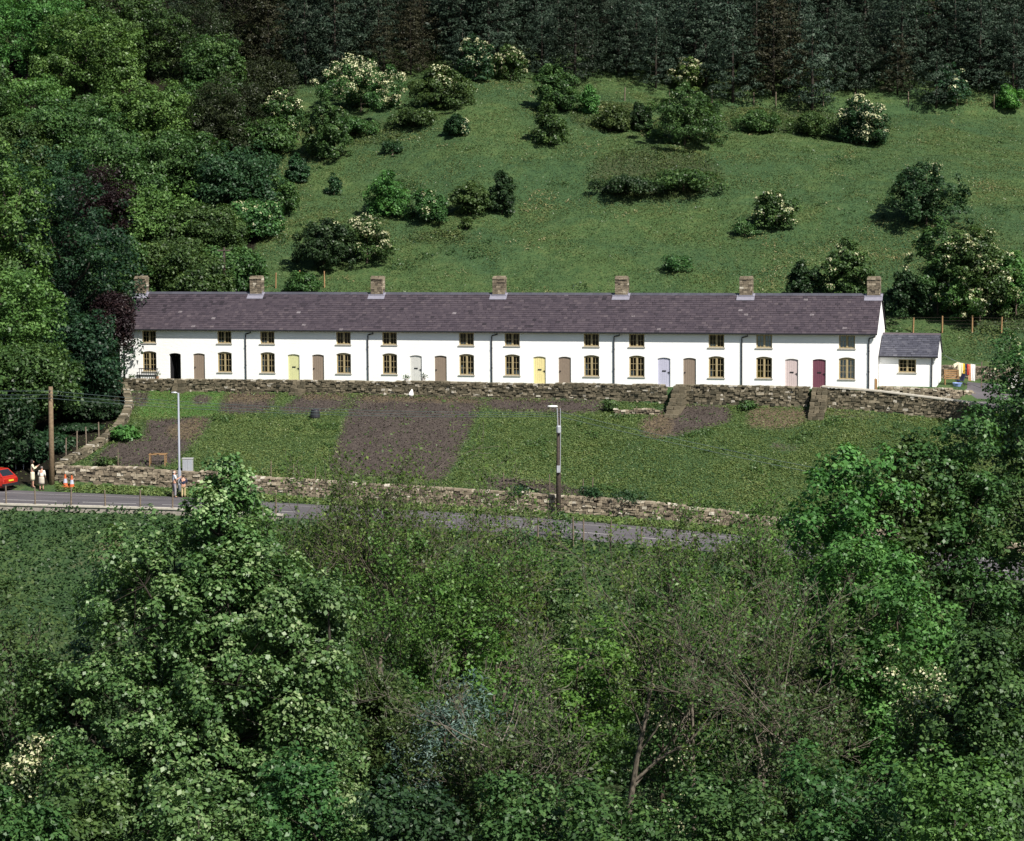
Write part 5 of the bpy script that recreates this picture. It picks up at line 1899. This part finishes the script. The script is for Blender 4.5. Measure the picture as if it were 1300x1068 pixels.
m.lathe([(.05, -.03), (.12, 0), (.10, .05), (.03, .07)], (-.26, -.08, hC + .02), 10, sx=1.6)
m.build('lamp_head', galv, rootC)
MB().box((0, -.118, .7), (.1, .01, .4)).build('access_door', grey_paint, rootC)

cable_m = plain('cable', (.07, .10, .10), .5, .3, .1)


def cable(a, b, sag, lab, r=.012):
    a, b = Vector(a), Vector(b)
    n = 28
    pts = []
    for i in range(n + 1):
        f = i / n
        p = a.lerp(b, f) - a
        p.z -= sag * 4 * f * (1 - f)
        pts.append(p)
    o = MB().tube(pts, r, 4).build('overhead_cable', cable_m)
    o.location = a
    tag(o, lab, 'cable', 'overhead cables along the road')


off = U(-420, 470, 156)
for dz, nm in ((.25, 'top'), (.5, 'middle'), (.72, 'lowest')):
    cable((off.x, off.y, off.z - dz), (pA.x, pA.y - .22, pA.z + hA - dz), .35, 'cable entering from the left edge to the timber telegraph pole, %s of three' % nm)
    cable((pA.x, pA.y - .22, pA.z + hA - dz), (pB.x, pB.y - .13, pB.z + hB - .2 - dz * .55), .42, '%s cable of three spanning the gardens between the telegraph pole and the lamp pole' % nm)
off = U(1500, 665, 138)
for dz, nm in ((.3, 'upper'), (.6, 'lower')):
    cable((pB.x, pB.y - .13, pB.z + hB - dz), (off.x, off.y, off.z - dz), .5, '%s cable running from the lamp pole down to the right' % nm)
pD = at_px(286, 189)
hD = U(286, 314, 189).z - pD.z
root = thing('power_pole', 'dark slim power pole with cross-arm and stay wire behind the second chimney', 'pole', pD)
MB().tube([(0, 0, -.5), (0, 0, hD)], [.13, .09], 8).build('shaft', timber_dark, root)
MB().box((0, -.1, hD - .25), (1.0, .1, .1)).build('cross_arm', timber_dark, root)
MB().tube([(0, 0, hD - .5), (-1.5, -1.5, 1.2)], .012, 4).build('stay_wire', galv, root)

# ------------------------------------------------------------------ roadside things
q = place(238, 603)
root = thing('equipment_cabinet', 'square pale grey metal cabinet on the garden side of the roadside wall', 'cabinet', (q.x, q.y + .25, q.z), 0)
MB().b(-.32, .32, -.2, .2, -.1, 1.0).b(-.35, .35, -.23, .23, 1.001, 1.05).build('housing', plain('cabinet_grey', (.36, .36, .36), .6, .3, .08), root)
MB().b(-.29, -.005, -.215, -.2005, .03, .95).build('door', grey_paint, root)
MB().b(.005, .29, -.215, -.2005, .03, .95).build('door', grey_paint, root)
q = place(200, 592)
root = thing('timber_frame', 'small open orange-brown timber frame standing in the leftmost garden', 'frame', q)
f = MB()
for x in (-.5, .48):
    for y in (0, .6): f.b(x - .03, x + .03, y - .03, y + .03, -.1, .72)
f.build('leg', timber_orange, root)
MB().b(-.56, .56, -.04, .03, .721, .78).b(-.56, .56, .57, .64, .721, .78).b(-.56, -.48, .031, .569, .722, .779).b(.46, .54, .031, .569, .722, .779).build('rail', timber_orange, root)
q = place(400, 531)
root = thing('compost_bin', 'black bin standing on the edge of the dug plot in the second garden', 'bin', q)
MB().lathe([(.26, -.05), (.28, .1), (.24, .5), (.2, .56)], n=14, sx=1.25).build('tub', black, root)
MB().lathe([(.23, .561), (.23, .6), (.05, .63)], n=14, sx=1.25).build('lid', plain('bin_lid', (.03, .03, .045), .5), root)
q = place(15, 612)
root = thing('road_sign', 'dim grey blank-looking sign board in the shade behind the red car', 'sign', (q.x, q.y + 2.5, gz(q.x, q.y + 2.5)))
MB().b(-.35, .35, -.03, 0, .55, 1.35).build('board', plain('sign_grey', (.22, .23, .25), .6), root)
for x in (-.25, .25): MB().tube([(x, .03, -.3), (x, .03, 1.3)], .03, 6).build('leg', galv, root)

cone_o = plain('cone_orange', (.5, .11, .035), .6, .3, .12)
cone_w = plain('cone_sleeve', (.40, .42, .50), .5, .4, .05)
for (px, py, lab, r0) in ((83, 618, 'weathered traffic cone nearer the timber telegraph pole', .3), (91.3, 619.5, 'traffic cone further from the telegraph pole, its sleeve cleaner', .9)):
    q = place(px, py)
    root = thing('traffic_cone', lab, 'traffic cone', q, r0, 'traffic cones on the verge')
    MB().b(-.22, .22, -.22, .22, 0, .05).lathe([(.17, .051), (.13, .25)], n=14).lathe([(.085, .52), (.045, .78), (.02, .8)], n=14).build('body', cone_o, root)
    MB().lathe([(.135, .2501), (.088, .5199)], n=14).build('reflective_sleeve', cone_w, root)

# bench and pots on the terrace
def terr_point(px, b):
    s = line_s(px, b)
    return lw(s, b, zt(s) + .0)


q = terr_point(187, -.55)
root = thing('garden_bench', 'dark iron bench against the wall under the leftmost ground-floor window', 'bench', (q.x, q.y, q.z + .0), ROT)
MB().b(-.75, .75, -.25, .2, .42, .46).build('seat', black, root)
bk = MB()
for k in range(9): bk.b(-.72 + k * .175, -.69 + k * .175, .2, .23, .46, .86)
bk.b(-.76, .76, .195, .235, .861, .92).build('backrest', black, root)
for x in (-.7, .7):
    for y in (-.2, .18): MB().b(x - .03, x + .03, y - .03, y + .03, -.1, .419).build('leg', black, root)
    MB().b(x - .03, x + .03, -.25, .19, .62, .66).b(x - .025, x + .025, -.25, -.2, .461, .619).build('armrest', black, root)
terracotta = plain('terracotta', (.35, .20, .13), .8, .15, .2)
pot_grey = plain('pot_pale', (.5, .48, .46), .8, .15, .1)


def pot(px, b, lab, mat, leaf, hgt=.3, z=None):
    q = terr_point(px, b)
    if z is not None: q.z = z
    root = thing('plant_pot', lab, 'plant pot', q)
    MB().lathe([(.11, -.02), (.16, hgt), (.18, hgt + .001), (.18, hgt + .04), (.13, hgt + .04)], n=12).build('pot', mat, root)
    rng = np.random.default_rng(int(px))
    C = np.array([0, 0, hgt + .14]) + rng.normal(size=(90, 3)) * np.array([.12, .12, .08])
    V, Fq = leaf_quads(C, unit(rng.normal(size=C.shape) + np.array([0, 0, .6])), .1, rng)
    mk('foliage', V, Fq, L[leaf], root, np.repeat(rng.random(90), 4))


pot(199, -.4, 'terracotta pot with a pale plant beside the open dark doorway', terracotta, 'olive')
pot(167, -.5, 'small pot at the far left end of the terrace', pot_grey, 'olive', .2)
pot(516, -1.3, 'plant pot on the wall left of the steps to the pale grey door', pot_grey, 'mid', .22, zt(line_s(516, -1.3)) + .22)
pot(537.5, -1.3, 'plant pot with dark leaves right of the steps to the pale grey door', pot_grey, 'dark', .28, zt(line_s(537.5, -1.3)) + .22)
q = place(521.5, 503)
bag = MB().lathe([(.10, 0), (.16, .08), (.14, .22), (.08, .36), (.03, .48), (.015, .5)], n=10, sx=1.2, sy=.8)
o = bag.build('white_bag', white)
o.location = q
o.rotation_euler = (0, .2, .4)
tag(o, 'white sack standing on the soil left of the steps to the pale grey door', 'bag')
q = terr_point(1112, -.7)
o = MB().b(-.09, .09, -.09, .09, -.6, .75).add([(-.09, -.09, .75), (.09, -.09, .75), (.09, .09, .75), (-.09, .09, .75), (0, 0, .82)], [(0, 1, 4), (1, 2, 4), (2, 3, 4), (3, 0, 4)]).build('gate_post', timber_orange)
o.location = q
tag(o, 'short orange-brown timber post at the right front corner of the end cottage', 'post')

# washing line and yard things
def yard(px, b, z=None):
    s_ = line_s(px, b)
    q = lw(s_, b, 0)
    q.z = gz(q.x, q.y) if z is None else z
    return q


lineA = yard(1198.5, 3.6); lineA.z += 2.0
lineB = yard(1246, 4.2); lineB.z += 1.75
dd = lineB - lineA
MB_ = MB().tube([(0, 0, 0)] + [dd * f - Vector((0, 0, .28 * 4 * f * (1 - f))) for f in (.2, .4, .6, .8)] + [dd], .012, 4)
o = MB_.build('washing_line', cable_m)
o.location = lineA
tag(o, 'washing line from the annexe gable across the yard', 'washing line')
root = thing('line_post', 'thin post holding the far end of the washing line', 'post', (lineB.x, lineB.y, lineB.z - 1.75))
MB().tube([(0, 0, -.3), (0, 0, 1.85)], .04, 6).build('shaft', timber, root)


def cloth(px, w, h, mat, lab, kind='towel', seed=1):
    f = (line_s(px, 4) - line_s(1198.5, 3.6)) / max(.1, (line_s(1246, 4.2) - line_s(1198.5, 3.6)))
    a = lineA + dd * f - Vector((0, 0, .28 * 4 * f * (1 - f)))
    m = MB()
    ux = dd.normalized(); uy = Vector((-ux.y, ux.x, 0))
    nx, nz = 8, 6
    rng = random.Random(seed)
    ph = rng.uniform(0, 6)
    P = [[ux * (w * (i / nx - .5) * (1 - .12 * j / nz)) + uy * (.05 * math.sin(i * 1.7 + ph) * (j / nz + .2) + (.015 if j == 0 else 0)) - Vector((0, 0, h * j / nz)) for i in range(nx + 1)] for j in range(nz + 1)]
    for j in range(nz):
        for i in range(nx):
            if kind == 'trousers' and j > 1 and i in (3, 4): continue
            m.quad(P[j][i], P[j][i + 1], P[j + 1][i + 1], P[j + 1][i])
    if kind == 'shirt':
        for sg, i in ((-1, 0), (1, nx)):
            q0 = P[0][i]; q1 = P[1][i]
            m.quad(q0, q1, q1 + ux * sg * .22 - Vector((0, 0, .3)), q0 + ux * sg * .3 - Vector((0, 0, .2)))
    o = m.build(kind, mat)
    sol = o.modifiers.new('thickness', 'SOLIDIFY'); sol.thickness = .012
    o.location = a
    tag(o, lab, 'laundry', 'washing on the line')


cream = plain('cream_cloth', (.72, .66, .48), .85, .1, .1)
orange_c = plain('orange_cloth', (.62, .25, .10), .85, .1, .1)
peach = plain('peach_cloth', (.70, .42, .26), .85, .1, .1)
redc = plain('red_cloth', (.5, .05, .04), .85, .1, .1)
navy = plain('navy_cloth', (.03, .035, .07), .85, .1, .1)
cloth(1219.5, .42, .95, cream, 'cream shirt at the left end of the washing', 'shirt', 1)
cloth(1223.3, .22, .8, yellow_cloth, 'narrow yellow cloth between the cream shirt and dark trousers', 'towel', 2)
cloth(1226.3, .26, .8, navy, 'dark trousers hanging in the middle of the washing', 'trousers', 3)
cloth(1229, .24, .75, redc, 'red top right of the dark trousers on the line', 'shirt', 4)
cloth(1231, .2, 1.15, peach, 'long peach towel beside the red top', 'towel', 5)
cloth(1235, .3, 1.15, white, 'white towel hanging apart at the right end of the washing', 'towel', 6)
q = yard(1208, 3.4)
root = thing('garden_chair', 'brown wooden garden chair by the annexe gable', 'chair', q, -T + .2)
MB().b(-.5, .5, -.25, .25, .4, .45).build('seat', timber_orange, root)
bk = MB()
for k in range(4): bk.b(-.5, .5, .26, .29, .5 + k * .14, .6 + k * .14)
bk.build('backrest', timber_orange, root)
for x in (-.45, .45):
    MB().b(x - .03, x + .03, -.25, -.19, -.1, .62).build('leg', timber_orange, root)
    MB().b(x - .03, x + .03, .2, .259, -.1, 1.02).build('leg', timber_orange, root)
    MB().b(x - .04, x + .04, -.27, .258, .621, .66).build('armrest', timber_orange, root)
q = yard(1215.5, 2.4)
root = thing('laundry_tub', 'pale blue tub on the grass in front of the washing', 'tub', q)
MB().lathe([(.22, 0), (.32, .22), (.34, .221), (.34, .25), (.3, .25), (.28, .2), (.18, .06), (.01, .05)], n=16).build('bowl', plain('blue_plastic', (.28, .38, .72), .5, .4, .05), root)
q = yard(1219, 3.0)
root = thing('pushchair', 'dark folding pushchair between the garden chair and the washing', 'pushchair', q, .4)
MB().prism([(-.3, .35), (.15, .3), (.32, .8), (.27, .82), (.1, .4), (-.3, .42)], -.2, .2).build('seat', navy, root)
MB().tube([(.3, -.2, .78), (.42, -.2, 1.0), (.42, .2, 1.0), (.3, .2, .78)], .02, 6).build('handle', black, root)
for x in (-.25, .22):
    for y in (-.22, .22):
        MB().tube([(x, y, .1), (.0, y, .4)], .018, 5).build('leg', black, root)
        w = MB().tube([(x, y - .02, .1), (x, y + .02, .1)], .1, 12).build('wheel', black, root)

# ------------------------------------------------------------------ cars
def car(label, loc, yaw, paint, scale=1):
    root = thing('parked_car', label, 'car', loc, yaw)
    pm, nt, out = new_mat('car_paint')
    principled(nt, out, paint, .3, .5)
    tyre_m = plain('tyre', (.02, .02, .02), .85, .2, .1)
    dark = plain('car_glass', (.015, .02, .025), .08, .6, .1)
    st = [(0, .45, .78, .72), (.05, .32, .88, .77), (.4, .22, .92, .81), (1.0, .2, .92, .82), (2.7, .2, .90, .82), (3.25, .22, .82, .8), (3.6, .3, .70, .75), (3.7, .4, .58, .66)]
    V, Fc = [], []
    for x, zl, zh, w in st:
        V += [(x, -w * .9, zl), (x, -w, zl + .1), (x, -w, zl + (zh - zl) * .62), (x, -w * .94, zh - .03), (x, -w * .86, zh), (x, w * .86, zh), (x, w * .94, zh - .03), (x, w, zl + (zh - zl) * .62), (x, w, zl + .1), (x, w * .9, zl)]
    n = 10
    for i in range(len(st) - 1):
        for k in range(n):
            k2 = (k + 1) % n
            Fc.append((i * n + k, (i + 1) * n + k, (i + 1) * n + k2, i * n + k2))
    Fc.append(tuple(range(n - 1, -1, -1))[::-1]); Fc.append(tuple((len(st) - 1) * n + k for k in range(n))[::-1])
    m = MB().add(V, Fc)
    # roof and pillars
    b0, b1, bw, zb = .14, 2.78, .74, .90
    t0, t1, tw, zt_ = .62, 2.02, .60, 1.36
    G = [(b0, -bw, zb), (b1, -bw, zb), (b1, bw, zb), (b0, bw, zb), (t0, -tw, zt_), (t1, -tw, zt_), (t1, tw, zt_), (t0, tw, zt_), ((t0 + t1) / 2, -tw * .8, zt_ + .05), ((t0 + t1) / 2, tw * .8, zt_ + .05)]
    m.add(G, [(0, 1, 5, 4), (1, 2, 6, 5), (2, 3, 7, 6), (3, 0, 4, 7), (4, 5, 8), (5, 6, 9, 8), (6, 7, 9), (7, 4, 8, 9)])
    m.build('body', pm, root)
    def bil(q, u, v):
        a, b, c, d = [Vector(G[i]) for i in q]
        return (a.lerp(b, u)).lerp(d.lerp(c, u), v)
    for nm, q, u0, u1 in (('window', (0, 1, 5, 4), .16, .46), ('window', (0, 1, 5, 4), .49, .86), ('windscreen', (1, 2, 6, 5), .06, .94), ('window', (2, 3, 7, 6), .14, .51), ('window', (2, 3, 7, 6), .54, .84), ('rear_window', (3, 0, 4, 7), .08, .92)):
        a, b, c, d = bil(q, u0, .12), bil(q, u1, .12), bil(q, u1, .9), bil(q, u0, .9)
        nrm = (b - a).cross(d - a).normalized() * .008
        MB().quad(a + nrm, b + nrm, c + nrm, d + nrm).build(nm, dark, root)
    for x in (.66, 3.0):
        for y in (-.74, .74):
            w = MB().tube([(x, y - .09, .28), (x, y + .09, .28)], .28, 18).build('wheel', tyre_m, root)
            sg = 1 if y > 0 else -1
            MB().tube([(x, y + sg * .091, .28), (x, y + sg * .102, .28)], .17, 14).build('hubcap', galv, w)
    MB().b(-.07, .10, -.80, .80, .34, .50).build('bumper', black, root)
    MB().b(3.6, 3.78, -.72, .72, .34, .48).build('bumper', black, root)
    tl = plain('tail_light', (.35, .01, .01), .3, .5, .05)
    for y in (-.62, .62): MB().b(-.012, .06, y - .11, y + .11, .6, .76).build('tail_light', tl, root)
    for y in (-.55, .55): MB().b(3.55, 3.665, y - .13, y + .13, .52, .64).build('headlight', glass, root)
    MB().b(-.03, .02, -.25, .25, .62, .72).build('number_plate', plain('plate_yellow', (.6, .5, .04), .5), root)
    return root


q = place(15, 623)
car('red hatchback at the left edge, its rear towards two pale-dressed people', (q.x, q.y - .2, q.z + .02), R(157), (.36, .022, .012))
q = yard(1280, 3.2)
car('white car parked on the driveway, mostly hidden by the dark tree', (q.x, q.y, q.z + .03), R(-8), (.7, .68, .64))

# ------------------------------------------------------------------ people
def skin(name, verts, edges, rad, mat, parent, sub=1):
    me = bpy.data.meshes.new(name)
    me.from_pydata(verts, edges, [])
    o = bpy.data.objects.new(name, me)
    COL.objects.link(o)
    sm_ = o.modifiers.new('skin', 'SKIN')
    sm_.use_smooth_shade = True
    for i, v in enumerate(me.skin_vertices[0].data):
        r = rad[i]
        v.radius = r if isinstance(r, tuple) else (r, r)
        v.use_root = (i == 0)
    ss = o.modifiers.new('sub', 'SUBSURF'); ss.levels = ss.render_levels = sub
    bpy.context.view_layer.update()
    dg = bpy.context.evaluated_depsgraph_get()
    me2 = bpy.data.meshes.new_from_object(o.evaluated_get(dg))
    bpy.data.objects.remove(o)
    bpy.data.meshes.remove(me)
    me2.name = name
    me2.materials.clear(); me2.materials.append(mat)
    o2 = bpy.data.objects.new(name, me2)
    COL.objects.link(o2)
    o2.parent = parent
    return o2


skin_m = plain('skin', (.50, .28, .20), .6, .3, .05)


def person(label, loc, yaw, H, top_m, bottom_m, hair_m, arms, skirt=False, hair='short', lean=0.0, build=1.0, sleeves=True, bald=False, stride=.09, hold=None):
    """faces -y; arms = ((elbow, wrist), (elbow, wrist)) left then right in body units for height 1.7"""
    s_ = H / 1.7
    root = thing('person', label, 'person', loc, yaw)
    B = build
    ly = lambda z: -lean * max(0, z - .9)
    V = [(0, 0, .95), (0, ly(1.15), 1.15), (0, ly(1.34), 1.34), (0, ly(1.47) , 1.47), (0, ly(1.56) - .015, 1.55), (0, ly(1.62) - .02, 1.64), (0, ly(1.66), 1.69)]
    Rd = [(.145 * B, .11 * B), (.135 * B, .10 * B), (.16 * B, .105 * B), (.055, .055), (.075, .085), (.078, .095), (.045, .055)]
    E = [(0, 1), (1, 2), (2, 3), (3, 4), (4, 5), (5, 6)]
    def chain(parent, pts, rads):
        last = parent
        for p, r in zip(pts, rads):
            V.append(p); Rd.append(r); E.append((last, len(V) - 1)); last = len(V) - 1
        return last
    for sg in (-1, 1):
        chain(0, [(sg * .095, 0, .84), (sg * (.10), -.01 + sg * stride * .3, .48), (sg * .10, .02 + sg * stride * .5, .09), (sg * .11, -.10 + sg * stride * .5, .035)], [.085 * B, .058, .042, .035])
    tips = []
    for sg, (el, wr) in zip((-1, 1), arms):
        sh = (sg * .175 * B, ly(1.40), 1.41)
        el = (el[0], el[1] + ly(1.2), el[2]); wr = (wr[0], wr[1] + ly(1.2), wr[2])
        w = chain(2, [sh, el, wr], [.058, .042, .029])
        d = unit(np.array(wr) - np.array(el))
        palm = tuple(np.array(wr) + d * .075)
        pi = chain(w, [palm], [(.034, .022)])
        sd = unit(np.cross(d, (0.1, 1, .2)))
        for k, (o_, ln_) in enumerate(((-.026, .062), (-.009, .075), (.009, .07), (.026, .055))):
            chain(pi, [tuple(np.array(palm) + d * .03 + sd * o_), tuple(np.array(palm) + d * (.03 + ln_ * .6) + sd * o_ + np.array([0, -.008, 0])), tuple(np.array(palm) + d * (.02 + ln_) + sd * o_ + np.array([0, -.024, 0]))], [.009, .0085, .007])
        chain(w, [tuple(np.array(wr) + d * .035 + sd * -.036), tuple(np.array(wr) + d * .075 + sd * -.052)], [.011, .009])
        tips.append(palm)
    sc_ = lambda pts: [tuple(c * s_ for c in p) for p in pts]
    rs = lambda rr: [tuple(c * s_ for c in r) if isinstance(r, tuple) else r * s_ for r in rr]
    skin('body', sc_(V), E, rs(Rd), skin_m, root)
    # upper garment over torso and arms
    Vt, Et, Rt = [(0, 0, .93), (0, ly(1.15), 1.15), (0, ly(1.34), 1.34), (0, ly(1.44), 1.435)], [(0, 1), (1, 2), (2, 3)], [(.165 * B, .13 * B), (.155 * B, .12 * B), (.178 * B, .122 * B), (.075, .075)]
    for sg, (el, wr) in zip((-1, 1), arms):
        el = (el[0], el[1] + ly(1.2), el[2]); wr = (wr[0], wr[1] + ly(1.2), wr[2])
        b = len(Vt)
        end = tuple(np.array(el) * .15 + np.array(wr) * .85) if sleeves else tuple(np.array(el) * .9 + np.array((sg * .175, 0, 1.4)) * .1)
        Vt += [(sg * .18 * B, ly(1.40), 1.405), el, end] if sleeves else [(sg * .18 * B, ly(1.4), 1.405), end]
        Rt += [.072, .058, .044] if sleeves else [.072, .06]
        Et += [(2, b)] + [(b + i, b + i + 1) for i in range((2 if sleeves else 1))]
    skin('jacket' if sleeves else 'shirt', sc_(Vt), Et, rs(Rt), top_m, root)
    if skirt:
        prof = [(.165 * s_, .98 * s_), (.19 * s_, .85 * s_), (.2 * s_, .6 * s_), (.205 * s_, .45 * s_)][::-1]
        MB().lathe(prof, n=16, sx=B, sy=.75 * B).build('skirt', bottom_m, root, True)
    else:
        Vb, Eb, Rb = [(0, 0, .97)], [], [(.158 * B, .125 * B)]
        for sg in (-1, 1):
            b = len(Vb)
            Vb += [(sg * .095, 0, .84), (sg * .10, -.01 + sg * stride * .3, .48), (sg * .10, .02 + sg * stride * .5, .10)]
            Rb += [.10 * B, .078, .068]
            Eb += [(0, b), (b, b + 1), (b + 1, b + 2)]
        skin('trousers', sc_(Vb), Eb, rs(Rb), bottom_m, root)
    hz = 1.64 * s_
    hy = ly(1.62) * s_
    hm = MB()
    if bald:
        hm.lathe([(.085 * s_, -.07 * s_), (.088 * s_, -.03 * s_), (.082 * s_, .0)], (0, hy + .02 * s_, hz), 12)
    else:
        pr = [(.095 * s_, -.02 * s_), (.098 * s_, .02 * s_), (.085 * s_, .065 * s_), (.05 * s_, .095 * s_), (.01, .105 * s_)]
        if hair == 'long': pr = [(.09 * s_, -.16 * s_), (.105 * s_, -.10 * s_)] + pr
        hm.lathe(pr, (0, hy + .022 * s_, hz), 12, sy=1.08)
    hm.build('hair', hair_m, root, True)
    MB().lathe([(.016 * s_, -.02 * s_), (.012 * s_, .0), (.004, .03 * s_)], (0, hy - .115 * s_, hz - .05 * s_), 6).build('nose', skin_m, root, True)
    em = MB()
    for sg in (-1, 1): em.lathe([(.004, -.008), (.010, 0), (.004, .008)], (sg * .032 * s_, hy - .10 * s_, hz - .015 * s_), 6)
    em.build('eyes', black, root)
    sh_m = MB()
    for sg in (-1, 1): sh_m.box((sg * .105 * s_, (-.03 + sg * stride * .5) * s_, .03), (.09, .25, .06))
    sh_m.build('shoes', plain('shoe_leather', (.05, .035, .03), .5), root)
    if hold:
        tip = np.array(tips[hold[0]]) * s_
        MB().box(tuple(tip + np.array([0, -.03, .02])), (.14, .08, .10)).lathe([(.035, 0), (.035, .06)], tuple(tip + np.array([0, -.09, .0])), 8).build('camera_body', black, root)
    return root


cream_d = plain('dress_cream', (.62, .58, .42), .85, .1, .1)
white_j = plain('jacket_white', (.72, .71, .62), .85, .1, .08)
stone_s = plain('skirt_stone', (.45, .41, .34), .85, .1, .1)
blue_s = plain('shirt_pale_blue', (.52, .57, .64), .85, .1, .08)
grey_t = plain('trousers_grey', (.26, .24, .26), .85, .1, .1)
khaki = plain('trousers_khaki', (.45, .36, .20), .85, .1, .1)
hair_dk = plain('hair_dark', (.02, .015, .012), .6, .3, .1)
hair_gr = plain('hair_grey', (.16, .14, .13), .7, .2, .1)
hair_wh = plain('hair_white', (.6, .57, .52), .7, .2, .1)
q = place(41.5, 619)
person('dark-haired woman in cream blouse and skirt holding up a camera beside the red car', q, R(100), 1.74, cream_d, cream_d, hair_dk, (((-.24, -.12, 1.18), (-.13, -.30, 1.32)), ((.24, -.1, 1.17), (.12, -.30, 1.33))), skirt=True, hair='long', build=.95, hold=(1,))
q = place(53, 622.5)
person('shorter grey-haired woman in white jacket and stone skirt, seen from behind', q, R(170), 1.48, white_j, stone_s, hair_gr, (((-.26, .0, 1.14), (-.22, -.14, .98)), ((.26, .0, 1.14), (.22, -.14, .98))), skirt=True, lean=.12, build=1.1)
q = place(221.5, 632)
person('bald man in pale blue shirt and grey trousers below the grey lamp post', q, R(115), 1.70, blue_s, grey_t, hair_wh, (((-.25, -.05, 1.15), (-.1, -.35, 1.28)), ((.26, .02, 1.14), (.22, -.12, .95))), sleeves=False, bald=True)
q = place(233, 632)
person('shorter person in a navy jumper and khaki trousers next to the bald man', q, R(190), 1.42, navy, khaki, hair_dk, (((-.28, .0, 1.16), (-.16, -.16, 1.02)), ((.28, .0, 1.16), (.2, -.14, 1.02))), build=1.1)
